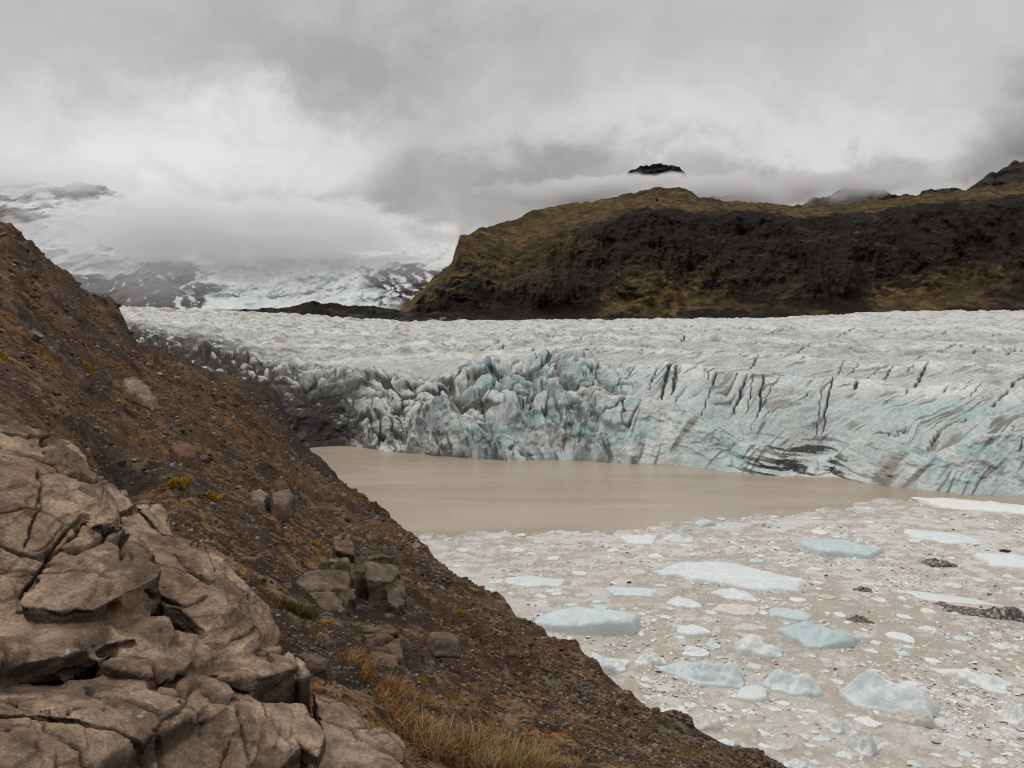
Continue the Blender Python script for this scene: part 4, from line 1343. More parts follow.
# iron ring let into the rock
bm = bmesh.new()
MAJ, MIN = 0.034, 0.0065
vs = [[bm.verts.new(((MAJ + MIN * cos(b)) * cos(a), MIN * sin(b) * 1.0, (MAJ + MIN * cos(b)) * sin(a))) for b in np.linspace(0, 2 * pi, 11)[:-1]] for a in np.linspace(0, 2 * pi, 41)[:-1]]
for i in range(40):
    for j in range(10):
        bm.faces.new((vs[i][j], vs[(i + 1) % 40][j], vs[(i + 1) % 40][(j + 1) % 10], vs[i][(j + 1) % 10]))
me = bpy.data.meshes.new('iron_ring')
bm.to_mesh(me)
bm.free()
for p in me.polygons:
    p.use_smooth = True
mi = NT('rusty_iron')
mi.l(mi.mix(mi.noise(mi.coord('Object'), 60, 4), (0.018, 0.014, 0.012), (0.06, 0.032, 0.02)), mi.b.inputs['Base Color'])
mi.b.inputs['Metallic'].default_value = 0.5
mi.b.inputs['Roughness'].default_value = 0.7
ring = tag(link('iron_ring', me, mi.m), 'small rusty iron mooring ring fixed to the top of the tan outcrop', 'ring')
RING_PX = (195, 547)

# ================================================================== LOOSE STONES ON THE SLOPE
def stone_mesh(seed, sub=2, flat=0.65, ang=0.35):
    rg = np.random.default_rng(seed)
    bm = bmesh.new()
    bmesh.ops.create_icosphere(bm, subdivisions=sub, radius=1.0)
    me = bpy.data.meshes.new('stone')
    pts = np.array([v.co[:] for v in bm.verts])
    # chop with random planes to get facets, then roughen
    for k in range(9):
        n = rg.normal(size=3)
        n /= np.linalg.norm(n)
        dcut = rg.uniform(0.45, 0.85)
        ex = np.maximum(pts @ n - dcut, 0)
        pts = pts - ex[:, None] * n
    pts *= np.array([1, rg.uniform(0.6, 0.95), flat * rg.uniform(0.6, 1.1)])
    pts += rg.normal(size=pts.shape) * 0.025
    for v, p in zip(bm.verts, pts):
        v.co = p
    bm.to_mesh(me)
    bm.free()
    me.polygons.foreach_set('use_smooth', np.zeros(len(me.polygons), dtype=bool))
    return me


def stone_mat(name, c):
    s = NT(name)
    co = s.coord('Object')
    n = s.noise(co, 2.5, 6, 0.65)
    oi = s.n('ShaderNodeObjectInfo').outputs['Random']
    a = s.mix(s.ramp(n, 0.3, 0.7), tuple(q * 0.62 for q in c), tuple(q * 1.25 for q in c))
    k = s.n('ShaderNodeVectorMath', operation='SCALE')
    s.l(a, k.inputs[0])
    s.l(s.ramp(oi, 0, 1, 0.6, 1.35), k.inputs['Scale'])
    s.l(k.outputs[0], s.b.inputs['Base Color'])
    s.b.inputs['Roughness'].default_value = 0.93
    s.b.inputs['Specular IOR Level'].default_value = 0.2
    s.l(s.bump(s.noise(co, 7, 5, 0.7), 0.12, 0.6), s.b.inputs['Normal'])
    return s.m


S_COL = {'grey': (0.155, 0.115, 0.086), 'pale': (0.23, 0.185, 0.145), 'dark': (0.056, 0.038, 0.027), 'rusty': (0.14, 0.080, 0.050)}
S_MAT = {k: stone_mat(k + '_stone', v) for k, v in S_COL.items()}
S_ME = {k: [] for k in S_COL}
for k in S_COL:
    for q in range(6):
        me = stone_mesh(hash((len(k), q, k[0] == 'd', k[0] == 'r')) % 99991, 2)
        me.materials.append(S_MAT[k])
        S_ME[k].append(me)


def hill_scatter(n, pxr=(-120, 800), seed=1, rmin=5.0, rmax=190, need=None):
    """points spread evenly over the picture of the slope: bearing, range and position"""
    rg = np.random.default_rng(seed)
    i = rg.integers(0, NH - 1, n)
    # rows are spread about evenly over the sight lines already
    j = rg.integers(30, NV - 3, n)
    fi, fj = rg.random(n), rg.random(n)
    P = HV[j, i] * ((1 - fi) * (1 - fj))[:, None] + HV[j, i + 1] * (fi * (1 - fj))[:, None] + HV[j + 1, i] * ((1 - fi) * fj)[:, None] + HV[j + 1, i + 1] * (fi * fj)[:, None]
    r = np.hypot(P[:, 0], P[:, 1])
    px = HPX[j, i]
    ok = (px > pxr[0]) & (px < pxr[1]) & (r > rmin) & (r < rmax)
    return P[ok], r[ok], px[ok], HROCK[j, i][ok]


# the 270 most conspicuous stones, each an object of its own
P, r, px, rk = hill_scatter(3200, (0, 765), 21, 8.5, 110)
rg = np.random.default_rng(5)
order = np.argsort(rg.random(len(P)))
placed, cnt = [], {}
for k in order:
    if len(placed) >= 270:
        break
    rr = r[k]
    size = rr * rg.uniform(2.4, 6.0) / FPX * (1.0 + 0.9 * (rg.random() < 0.12))
    x, y, z = P[k]
    if any((x - a) ** 2 + (y - b) ** 2 < (size + s) ** 2 * 0.8 for a, b, s in placed):
        continue
    kind = rg.choice(['grey', 'pale', 'dark', 'rusty'], p=[0.46, 0.14, 0.22, 0.18])
    me = S_ME[kind][rg.integers(6)]
    o = link('stone', me)
    o.location = (x, y, z + size * 0.12)
    o.scale = (size, size * rg.uniform(0.7, 1.0), size * rg.uniform(0.65, 1.0))
    o.rotation_euler = (rg.uniform(-.4, .4), rg.uniform(-.3, .5), rg.uniform(0, 6.28))
    zone = ('on the steep upper slope under the skyline' if rr > 45 else 'on the middle of the scree slope' if rr > 17 else 'on the near rubble beside the grassy gully' if px[k] < 480 else 'on the rubble by the lower slope edge')
    word = {'grey': 'grey brown angular', 'pale': 'pale tan angular', 'dark': 'dark brown angular', 'rusty': 'rusty brown angular'}[kind]
    tag(o, word + ' stone lying ' + zone, 'stone', word + ' stones ' + zone)
    placed.append((x, y, size))

# rubble and gravel beyond counting
ico = bmesh.new()
bmesh.ops.create_icosphere(ico, subdivisions=1, radius=1.0)
ICO_V = np.array([v.co[:] for v in ico.verts], F32)
ico.verts.ensure_lookup_table()
ICO_F = np.array([[v.index for v in f.verts] for f in ico.faces], np.int32)
ico.free()
ICO12 = bmesh.new()
bmesh.ops.create_icosphere(ICO12, subdivisions=1, radius=1.0)
ICO12.free()


def pebbles(name, P, size, cols, flat=0.6, seed=0):
    rg = np.random.default_rng(seed)
    n = len(P)
    # 8 chopped templates
    T = []
    for q in range(10):
        pts = ICO_V.copy()
        for k in range(6):
            nn = rg.normal(size=3)
            nn /= np.linalg.norm(nn)
            pts = pts - np.maximum(pts @ nn - rg.uniform(0.4, 0.8), 0)[:, None] * nn
        T.append(pts)
    T = np.array(T, F32)[rg.integers(0, 10, n)]
    a = rg.uniform(0, 2 * pi, n)
    sx, sy, sz = size, size * rg.uniform(0.55, 1.0, n), size * flat * rg.uniform(0.6, 1.2, n)
    T = T * np.stack([sx, sy, sz], -1)[:, None, :]
    b = rg.uniform(-0.5, 0.5, n)
    x, y, z = T[..., 0], T[..., 1], T[..., 2]
    x, z = x * np.cos(b)[:, None] - z * np.sin(b)[:, None], x * np.sin(b)[:, None] + z * np.cos(b)[:, None]
    x, y = x * np.cos(a)[:, None] - y * np.sin(a)[:, None], x * np.sin(a)[:, None] + y * np.cos(a)[:, None]
    V = np.stack([x, y, z], -1) + P[:, None, :]
    nv = len(ICO_V)
    Fc = ICO_F[None] + (np.arange(n) * nv)[:, None, None]
    C = np.repeat(cols[:, None, :], nv, 1)
    return mesh_np(name, V, Fc, C, smooth=False, nside=3)


MAT_RUB = tint_mat('rubble', 0.93, 0.2, 0.3, 6.0, 0.03, 20)
P, r, px, rk = hill_scatter(82000, (-150, 830), 33, 5.0, 130)
rg = np.random.default_rng(9)
cl = fbm(P[:, 0] / 4, P[:, 1] / 4, P[:, 2] / 3, 3, 200)
keep = rg.random(len(P)) < np.clip(0.55 + 0.8 * cl, 0.10, 1)
P, r, rk, px = P[keep], r[keep], rk[keep], px[keep]
size = r / FPX * np.clip(rg.lognormal(0.42, 0.5, len(P)), 0.6, 4.0)
base = np.array([S_COL['grey'], S_COL['pale'], S_COL['dark'], S_COL['rusty']])[rg.choice(4, len(P), p=[0.42, 0.16, 0.24, 0.18])]
cols = base * rg.uniform(0.45, 1.1, len(P))[:, None]
P[:, 2] += size * 0.1
tag(link('rubble', pebbles('rubble', P, size, cols, 0.7, 3), MAT_RUB), 'loose angular rubble and gravel strewn over the brown slope', 'rubble', kind='stuff')

# ================================================================== DRY GRASS AND MOSS
MAT_GRASS = NT('dry_grass')
at = MAT_GRASS.n('ShaderNodeVertexColor', layer_name='tint').outputs['Color']
MAT_GRASS.l(at, MAT_GRASS.b.inputs['Base Color'])
MAT_GRASS.b.inputs['Roughness'].default_value = 0.8
MAT_GRASS.b.inputs['Specular IOR Level'].default_value = 0.15
MAT_GRASS = MAT_GRASS.m


def blades(name, P, hgt, wid, lean, cols, seed, spread=0.5):
    rg = np.random.default_rng(seed)
    n = len(P)
    a = rg.uniform(0, 2 * pi, n)
    dirx, diry = np.cos(a), np.sin(a)
    lx = dirx * spread * rg.uniform(0.2, 1.0, n) + lean[0]
    ly = diry * spread * rg.uniform(0.2, 1.0, n) + lean[1]
    vx, vy = -P[:, 1], P[:, 0]
    q = np.hypot(vx, vy)
    sxv, syv = vx / q, vy / q                     # blades mostly face the light, turned at random
    tw = rg.uniform(-0.9, 0.9, n)
    sx2, sy2 = sxv * np.cos(tw) - syv * np.sin(tw), sxv * np.sin(tw) + syv * np.cos(tw)
    rows = []
    for t, wf in ((0, 1.0), (0.4, 0.9), (0.75, 0.6), (1.0, 0.08)):
        cx = P[:, 0] + lx * hgt * t ** 1.7
        cy = P[:, 1] + ly * hgt * t ** 1.7
        cz = P[:, 2] - 0.02 + hgt * (t - 0.32 * t * t * np.hypot(lx, ly))
        for s in (-1, 1):
            rows.append(np.stack([cx + s * sx2 * wid * wf * 0.5, cy + s * sy2 * wid * wf * 0.5, cz], -1))
    V = np.stack(rows, 1)
    f = np.array([[0, 1, 3, 2], [2, 3, 5, 4], [4, 5, 7, 6]], np.int32)
    Fc = f[None] + (np.arange(n) * 8)[:, None, None]
    C = np.repeat(cols[:, None, :], 8, 1)
    return mesh_np(name, V, Fc, C, smooth=True)


def patch(px, py, sx, sy, n, rg):
    """grass roots round a place on the slope, spread in metres"""
    c, rr = hill_pixel(px, py)
    nt = max(5, n // 42)
    tx, ty, ti = rg.normal(size=nt) * sx, rg.normal(size=nt) * sy, rg.integers(0, nt, n)
    dx, dy = tx[ti] + rg.normal(size=n) * 0.035, ty[ti] + rg.normal(size=n) * 0.035      # tufts
    t0 = math.atan2(c.x, c.y)
    x = c.x + dx * cos(t0) + dy * sin(t0)
    y = c.y - dx * sin(t0) + dy * cos(t0)
    th, r = np.arctan2(x, y), np.hypot(x, y)
    z = hill_at(th, r)
    return np.stack([x, y, z], -1)


rg = np.random.default_rng(44)
GOLD, STRAW, OLIVE, RUST = (0.34, 0.18, 0.066), (0.42, 0.28, 0.145), (0.105, 0.085, 0.035), (0.20, 0.095, 0.035)


def grass(name, spots, label, cat, hgt, mixw, seed, lean=(0.25, -0.2), wid=0.006, spread=0.55):
    PP, HH, WW = [], [], []
    for px, py, sx, sy, n in spots:
        n = int(n * 0.75)
        p = patch(px, py, sx, sy, n, rg)
        PP.append(p)
        HH.append(rg.uniform(0.45, 1.15, n) * hgt)
        WW.append(np.hypot(p[:, 0], p[:, 1]) * 0.55 / FPX * rg.uniform(0.6, 1.3, n))
    P, Hh, Ww = np.concatenate(PP), np.concatenate(HH), np.concatenate(WW)
    pal = np.array([GOLD, STRAW, OLIVE, RUST])
    c = pal[rg.choice(4, len(P), p=mixw)] * rg.uniform(0.6, 1.25, len(P))[:, None]
    o = link(name, blades(name, P, Hh, np.maximum(Ww, wid), lean, c, seed, spread), MAT_GRASS)
    return tag(o, label, cat, kind='stuff')


grass('dry_grass', [(385, 692, 0.20, 0.22, 700), (372, 668, 0.22, 0.3, 600), (405, 715, 0.20, 0.18, 900), (425, 738, 0.18, 0.16, 800), (440, 715, 0.16, 0.14, 350), (350, 652, 0.22, 0.2, 300), (420, 702, 0.16, 0.14, 400), (440, 748, 0.2, 0.16, 500), (400, 758, 0.18, 0.16, 400)],
      'golden dry grass flowing down the gully beside the cracked slab', 'grass', 0.20, [0.52, 0.26, 0.02, 0.20], 1, (0.35, -0.25), spread=1.1)
grass('dry_grass', [(480, 775, 0.30, 0.14, 900), (515, 772, 0.30, 0.16, 1000), (450, 775, 0.25, 0.14, 600), (545, 778, 0.25, 0.14, 350), (495, 757, 0.25, 0.12, 350)],
      'tall mixed olive and straw grass at the bottom edge of the slope', 'grass', 0.36, [0.22, 0.38, 0.25, 0.15], 2, (0.15, 0.05), spread=1.0)
grass('dry_grass', [(298, 612, 0.22, 0.16, 420), (310, 617, 0.2, 0.14, 260), (285, 608, 0.16, 0.14, 120)],
      'dark olive grass tuft at the foot of the blocky crag', 'grass', 0.26, [0.12, 0.04, 0.72, 0.12], 3, (0.1, -0.1), spread=0.8)
PA, ra, pxa, rka = hill_scatter(170000, (60, 780), 55, 9.0, 120)
mn = fbm(PA[:, 0] / 3.2, PA[:, 1] / 3.2, PA[:, 2] / 2.6, 5, 210, 0.6) + 0.25 * fbm(PA[:, 0] / 14, PA[:, 1] / 14, 0, 3, 211)
kp = (mn > 0.36)
PA, ra = PA[kp], ra[kp]
pal = np.array([(0.30, 0.135, 0.035), (0.19, 0.115, 0.03), (0.40, 0.21, 0.04), (0.17, 0.075, 0.028)])
ca_ = pal[rg.choice(4, len(PA), p=[0.42, 0.22, 0.10, 0.26])] * rg.uniform(0.6, 1.2, len(PA))[:, None]
tag(link('moss', blades('moss', PA, np.clip(ra * 2.4 / FPX, 0.03, 0.3) * rg.uniform(0.5, 1.3, len(PA)), np.clip(ra * 0.85 / FPX, 0.006, 0.12), (0.1, 0), ca_, 7, 0.9), MAT_GRASS),
    'low rusty moss and withered plants in patches over the scree', 'moss', kind='stuff')

# the brightest yellow cushions, each a plant
CUSH = [(184, 433, 5, 'yellow orange autumn plant on the slope above the reddish boulder'), (318, 548, 7, 'bright yellow plant on top of the blocky crag'),
        (88, 370, 6, 'yellow plant high on the slope under the skyline'), (328, 625, 7, 'yellow green flowering plant on the gully gravel'),
        (300, 614, 5, 'yellow leaves in the dark grass below the crag'), (3, 358, 6, 'yellow plant at the left edge of the upper slope'),
        (180, 487, 11, 'wide mossy yellow plant beside the top of the outcrop'), (424, 684, 6, 'yellow plant beside the slim leaning rock'), (460, 616, 5, 'small yellow plant on the rubble near the slope edge'),
        (503, 756, 7, 'yellow flowers in the tall grass at the bottom edge'), (215, 500, 8, 'ochre plant right of the wide mossy one')]
for px_, py_, w_, lab in CUSH:
    c, rr = hill_pixel(px_, py_)
    s = rr * w_ / FPX
    n = 260
    q = rg.normal(size=(n, 2)).clip(-1.4, 1.4) * s * 0.42
    th, rq = np.arctan2(c.x + q[:, 0], c.y + q[:, 1]), np.hypot(c.x + q[:, 0], c.y + q[:, 1])
    Pq = np.stack([c.x + q[:, 0], c.y + q[:, 1], hill_at(th, rq)], -1)
    cc = np.array([(0.42, 0.235, 0.02), (0.30, 0.16, 0.02), (0.16, 0.12, 0.025)])[rg.choice(3, n, p=[0.45, 0.3, 0.25])] * rg.uniform(0.6, 1.2, n)[:, None]
    tag(link('plant', blades('plant', Pq, np.full(n, s * 0.9) * rg.uniform(0.5, 1.1, n), np.full(n, max(s * 0.14, 0.006)), (0, 0), cc, int(px_), 0.8), MAT_GRASS), lab, 'plant')

# seat the ring on the rock below its sight line
bpy.context.view_layer.update()
dg = bpy.context.evaluated_depsgraph_get()
d_ = Vector(ray(*RING_PX)).normalized()
hit, loc, nor, _i, _o, _m = SC.ray_cast(dg, Vector((0, 0, H)), d_)
ring.location = loc + Vector((0, 0, 0.026))
ring.rotation_euler = (0.15, 0, -te(*RING_PX)[0] + 0.25)

# ================================================================== BRASH ICE AND FLOES ON THE LAGOON
EDGE = [(300, 545), (410, 537), (440, 534), (470, 532), (510, 532), (560, 532), (600, 530), (640, 528), (680, 523), (700, 518), (740, 515), (770, 512), (800, 511), (850, 505), (900, 501), (940, 497), (1000, 506), (1100, 512), (1500, 545)]
ex, ey = zip(*EDGE)
NP, NQ = 960, 560
th = np.linspace(te(240, 640)[0], RAD(52), NP)
rmx = 230.0
lr = np.linspace(math.log(26.0), math.log(rmx), NQ)
TT, LR = np.meshgrid(th, lr, indexing='ij')
RR = np.exp(LR)
X, Y = RR * np.sin(TT), RR * np.cos(TT)
# the outer limit of the slush along each bearing
e_edge = np.interp(th, [te(a, b)[0] for a, b in EDGE], [te(a, b)[1] for a, b in EDGE])
r_edge = -H / e_edge
wob = fbm(X / 6, Y / 9, 0, 4, 300, 0.6)
dd = (r_edge[:, None] - RR) + wob * 4.0
keepv = dd > 0
kf = keepv[:-1, :-1] & keepv[1:, :-1] & keepv[:-1, 1:] & keepv[1:, 1:]
big = fbm(X / 26, Y / 34, 0, 4, 301)
a1, b1_, c1 = vor(X / 0.75 + 0.2 * perlin(X, Y, 0, 3), Y / 0.75, 0)
a2, b2_, c2 = vor(X / 0.32, Y / 0.32, 5)
a3, b3_, c3 = vor(X / 2.1 + 0.3 * perlin(X / 1.5, Y / 1.5, 0, 4), Y / 2.1, 9)
brown = np.array((0.345, 0.302, 0.25), F32)
c = np.ones(X.shape + (3,), F32) * brown
c *= (1 + 0.10 * fbm(X / 4, Y / 4, 0, 4, 302))[..., None]
cover = 0.45 + 0.30 * big - 0.20 * sstep(130, 75, RR) + 0.10 * sstep(720, 560, 512 + FPX * np.tan(TT))
isl = ((c3 * 37 % 256) / 256.0 < cover * 0.42) & (b3_ - a3 > 0.10)
ch1 = ((c1 * 53 % 256) / 256.0 < cover * 0.85) & (b1_ - a1 > 0.08)
ch2 = ((c2 * 29 % 256) / 256.0 < cover * 0.62) & (b2_ - a2 > 0.10)
pale = np.array((0.47, 0.43, 0.385), F32)
sm_ = sstep(-0.15, 0.5, fbm(X / 3.2, Y / 1.9, 0, 5, 305, 0.62) + 0.5 * big + 0.25 * sstep(700, 560, 512 + FPX * np.tan(TT)))
c = mixc(c, (0.53, 0.52, 0.50), sm_ * (0.45 + 0.5 * sstep(75, 140, RR)))
c = np.where(ch2[..., None], c + (pale - c) * 0.30, c)
c = np.where(ch1[..., None], c + (np.array((0.52, 0.49, 0.45), F32) - c) * (0.15 + 0.5 * ((c1 * 13 % 17) / 17.0))[..., None], c)
c = np.where(isl[..., None], c + (np.array((0.56, 0.555, 0.54), F32) - c) * (0.15 + 0.6 * ((c3 * 7 % 19) / 19.0))[..., None], c)
zz = 0.02 + 0.015 * ch1 * ((c1 * 13 % 17) / 17.0) + 0.02 * fbm(X / 0.6, Y / 0.6, 0, 3, 303)
zz = np.where(dd < 0.6, -0.02 + 0.02 * zz, zz)
Fq = grid_faces(NP, NQ, kf)
Vq, Fq, Cq = compact(np.stack([X, Y, zz], -1).reshape(-1, 3), Fq, np.clip(c, 0.05, 0.8).reshape(-1, 3))
me = mesh_np('slush', Vq, Fq, Cq)
MAT_SLUSH = tint_mat('slush', 0.28, 0.45, 0.18, 3.0, 0.02, 9.0)
tag(link('slush', me, MAT_SLUSH), 'brown and cream slush of crushed ice covering the near lagoon', 'slush', kind='stuff')


def ice_mat(name, white, blue, dirt=0.0):
    s = NT(name)
    co = s.coord('Object')
    geo = s.n('ShaderNodeNewGeometry').outputs['Position']
    n1 = s.noise(geo, 0.9, 5, 0.6, 0.4)
    n2 = s.noise(geo, 5.0, 6, 0.65)
    oi = s.n('ShaderNodeObjectInfo').outputs['Random']
    a = s.mix(s.ramp(s.math('ADD', n1, s.math('MULTIPLY_ADD', oi, 0.3, -0.15)), 0.35, 0.68), white, blue)
    a = s.mix(s.ramp(n2, 0.35, 0.75, 0.0, 0.35), a, (0.46, 0.43, 0.39))
    if dirt:
        n3 = s.noise(geo, 2.2, 7, 0.7, 0.3)
        a = s.mix(s.ramp(n3, 0.62 - dirt * 0.35, 0.70 - dirt * 0.25), a, (0.04, 0.034, 0.028))
    s.l(a, s.b.inputs['Base Color'])
    s.b.inputs['Roughness'].default_value = 0.38
    s.b.inputs['Specular IOR Level'].default_value = 0.4
    s.b.inputs['Subsurface Weight'].default_value = 0.0
    s.l(s.bump(n2, 0.10, 0.5, s.bump(n1, 0.3, 0.4)), s.b.inputs['Normal'])
    return s.m


MI = {'white': ice_mat('white_ice', (0.70, 0.71, 0.70), (0.60, 0.645, 0.65)),
      'blue': ice_mat('blue_ice', (0.655, 0.69, 0.695), (0.50, 0.60, 0.615)),
      'deep': ice_mat('wet_blue_ice', (0.50, 0.585, 0.595), (0.40, 0.51, 0.53)),
      'cream': ice_mat('cream_ice', (0.60, 0.585, 0.555), (0.50, 0.475, 0.43)),
      'dirty': ice_mat('dirty_ice', (0.42, 0.40, 0.37), (0.34, 0.32, 0.29), 0.7),
      'debris': ice_mat('debris_ice', (0.20, 0.18, 0.16), (0.12, 0.105, 0.09), 0.55)}


def floe_mesh(name, W, D, hh, seed, n=64, rings=12, tilt=(0, 0), rough=0.35, lobes=None, pw=0.22, irr=0.24, cut=None):
    """drifting piece of ice: waterline outline W x D metres, hh high, with a melted flank and uneven top"""
    rg = np.random.default_rng(seed)
    ph = np.linspace(0, 2 * pi, n, endpoint=False)
    o = rg.uniform(-50, 50, 2)
    rad = np.full(n, 1.3)
    nk = rg.integers(5, 8)
    for k in range(nk):                                  # broken, straight-sided outline
        ak = 2 * pi * (k + rg.uniform(-0.3, 0.3)) / nk
        dk = rg.uniform(1.0 - 1.6 * irr, 1.0)
        cs = np.cos(ph - ak)
        rad = np.minimum(rad, np.where(cs > 0.15, dk / np.maximum(cs, 0.15), 9))
    rad = (rad + np.roll(rad, 1) + np.roll(rad, -1)) / 3
    rad *= 1 + 0.45 * irr * fbm(np.cos(ph) * 1.6 + o[0], np.sin(ph) * 1.6 + o[1], 0, 5, seed % 50, 0.6)
    xx, yy = np.cos(ph) * rad, np.sin(ph) * rad
    sx_, sy_ = 2 / (xx.max() - xx.min()), 2 / (yy.max() - yy.min())
    ox_, oy_ = -(xx.max() + xx.min()) / 2, -(yy.max() + yy.min()) / 2
    tops = [(rg.uniform(-0.55, 0.55), rg.uniform(-0.55, 0.55), rg.uniform(0.55, 1.0)) for _ in range(5)]
    ts = np.concatenate([[1.06, 1.03, 1.0], 1 - (np.arange(1, rings) / rings) ** 1.25, [0.0]])
    V = []
    for k, t in enumerate(ts):
        x, y = (xx * t + ox_) * sx_ * W / 2, (yy * t + oy_) * sy_ * D / 2
        if k == 0:
            z = np.full(n, -0.30)
        elif k == 1:
            z = np.full(n, -0.02)
        elif k == 2:
            z = np.full(n, 0.03 + 0.12 * hh)
            x, y = x * 1.005, y * 1.005
        else:
            u, v = x / (W / 2), y / (D / 2)
            prof = (1 - t ** 2.2) ** pw
            top = 0.66 + tilt[0] * u + tilt[1] * v
            for ga, gb, gc_ in tops:                     # flat facets left by calving and melt
                top = np.minimum(top, gc_ + rough * 1.6 * (ga * u + gb * v))
            if lobes:
                top = top * 0.55
                for lx, ly, ls, la in lobes:
                    top = top + la * np.exp(-((u - lx) ** 2 + (v - ly) ** 2) / ls ** 2)
            sc = max(W, D) * 0.18
            nz = fbm(x / sc + o[0], y / sc + o[1], 0, 4, seed % 37, 0.55) * rough * 0.5 + (ridged(x / sc * 0.55 + o[1], y / sc * 0.55, 0, 2, seed % 31) - 0.65) * rough * 0.55
            z = np.maximum(hh * prof * np.maximum(top + nz, 0.12), 0.04 + 0.1 * hh)
        V.append(np.stack([x, y, z], -1))
    V = np.array(V).reshape(-1, 3)
    m_ = len(ts)
    i = np.arange(m_ - 1)[:, None] * n
    j = np.arange(n)[None, :]
    a, b = i + j, i + (j + 1) % n
    Fc = np.stack([a, b, b + n, a + n], -1).reshape(-1, 4)
    return mesh_np(name, V, Fc, None, True)


def berg(name, px0, px1, pyt, pyb, hfrac, mat, label, cat='ice floe', seed=None, **kw):
    """placed by its waterline; hfrac = share of its picture height that is freeboard"""
    pxc = (px0 + px1) / 2
    near = on_plane(pxc, pyb)
    far_y = pyb - (pyb - pyt) * (1 - hfrac)
    far_ = on_plane(pxc, far_y)
    rn = math.hypot(near.x, near.y)
    W = (on_plane(px1, pyb) - on_plane(px0, pyb)).length * 0.97
    D = max((far_ - near).length, W * 0.18)
    ctr = near + (far_ - near).normalized() * D / 2
    hh = (pyb - pyt) * hfrac * near.length / FPX * 1.35
    seed = seed or int(px0 * 7 + pyb * 3)
    me = floe_mesh(name, W, D, max(hh, 0.08), seed, **kw)
    o = link(name, me, MI[mat])
    o.location = (ctr.x, ctr.y, 0.0)
    o.rotation_euler = (0, 0, -math.atan2(ctr.x, ctr.y))
    tag(o, label, cat)
    global LAST
    LAST = o
    return (ctr.x, ctr.y, max(W, D) * 0.5, W / 2, D / 2)


BG = []
B = lambda *a, **k: BG.append(berg(*a, **k))
B('iceberg', 532, 643, 597, 636, 0.55, 'blue', 'biggest pale blue iceberg, a wedge beside the dark slope edge', 'iceberg', n=110, rings=22, tilt=(0.42, 0.14), rough=0.16, pw=0.16, irr=0.12)
B('ice_floe', 650, 806, 559, 588, 0.22, 'blue', 'longest flat white blue floe, floating behind the wedge iceberg', n=110, rings=18, tilt=(-0.1, 0), rough=0.4, irr=0.34)
B('iceberg', 798, 883, 538, 558, 0.35, 'deep', 'flat grey blue slab iceberg carrying a white knob at its back', 'iceberg', n=90, rings=18, rough=0.2, irr=0.14, lobes=[(0.0, 0.0, 3.0, 0.5)])
SLAB = LAST
B('ice_floe', 977, 1050, 551, 570, 0.30, 'blue', 'pale blue floe with a dark rock on it at the right edge', n=80, rings=14, rough=0.25)
B('ice_floe', 905, 978, 529, 543, 0.2, 'blue', 'wide thin pale floe beyond the slab with the white knob', n=80, rings=12, rough=0.35, irr=0.3)
B('ice_floe', 916, 1060, 498, 513, 0.25, 'white', 'long white raft of ice against the glacier foot at right', n=110, rings=12, rough=0.5, irr=0.4)
B('ice_floe', 503, 567, 573, 588, 0.28, 'blue', 'flat pale blue floe nearest the slope edge behind the wedge iceberg', n=80, rings=12, rough=0.25)
B('ice_floe', 603, 656, 585, 597, 0.3, 'blue', 'low bluish floe directly behind the tall end of the wedge iceberg', n=70, rings=12, rough=0.25)
B('iceberg', 566, 631, 646, 677, 0.45, 'blue', 'bluish iceberg half hidden by the slope edge', 'iceberg', n=80, rings=16, rough=0.4, tilt=(-0.1, 0))
B('iceberg', 634, 667, 648, 667, 0.5, 'white', 'small white peaked berg between the bluish and the ridged icebergs', 'iceberg', n=70, rings=14, rough=0.5, lobes=[(-0.2, 0, 0.6, 0.6)])
B('iceberg', 656, 746, 649, 686, 0.45, 'blue', 'ridged pale iceberg with blue furrows, broad and pointed at both ends', 'iceberg', n=120, rings=24, rough=0.75, irr=0.2, pw=0.4)
B('iceberg', 733, 783, 634, 658, 0.55, 'blue', 'rounded humped iceberg behind the ridged one', 'iceberg', n=80, rings=16, rough=0.3, lobes=[(-0.3, 0.1, 0.6, 0.6)])
B('iceberg', 762, 822, 668, 696, 0.5, 'blue', 'two humped smooth iceberg right of the ridged one', 'iceberg', n=80, rings=18, rough=0.3, lobes=[(-0.5, 0.1, 0.4, 0.7), (0.5, 0.1, 0.45, 0.75)])
B('iceberg', 776, 862, 618, 650, 0.3, 'deep', 'low wet grey blue iceberg lying awash behind the two humped one', 'iceberg', n=90, rings=16, rough=0.4, lobes=[(-0.4, 0.2, 0.5, 0.7), (0.4, -0.2, 0.5, 0.5)])
B('ice_floe', 768, 812, 605, 621, 0.3, 'deep', 'low wet blue floe touching the back of the awash iceberg', n=70, rings=12, rough=0.35)
B('iceberg', 841, 936, 676, 714, 0.55, 'blue', 'smooth blue white iceberg with a saddle, nearest of the large ones', 'iceberg', n=120, rings=24, rough=0.2, irr=0.14, lobes=[(-0.45, 0.25, 0.45, 0.9), (0.55, 0.0, 0.5, 0.55), (-0.3, -0.5, 0.4, 0.3)], pw=0.3)
B('ice_floe', 736, 768, 680, 702, 0.35, 'white', 'slanting white floe at the right tip of the ridged iceberg', n=60, rings=10, rough=0.2)
B('iceberg', 819, 857, 714, 734, 0.5, 'white', 'lumpy white berg near the bottom right of centre', 'iceberg', n=70, rings=14, rough=0.8, pw=0.3)
B('iceberg', 843, 879, 732, 756, 0.5, 'white', 'broken white lump touching the lumpy berg in front', 'iceberg', n=70, rings=14, rough=0.9, pw=0.3, lobes=[(-.5, .2, .4, .6), (.5, -.1, .45, .7)])
B('ice_floe', 896, 943, 709, 727, 0.5, 'cream', 'lumpy grey white floe below the saddle iceberg', n=70, rings=12, rough=0.8)
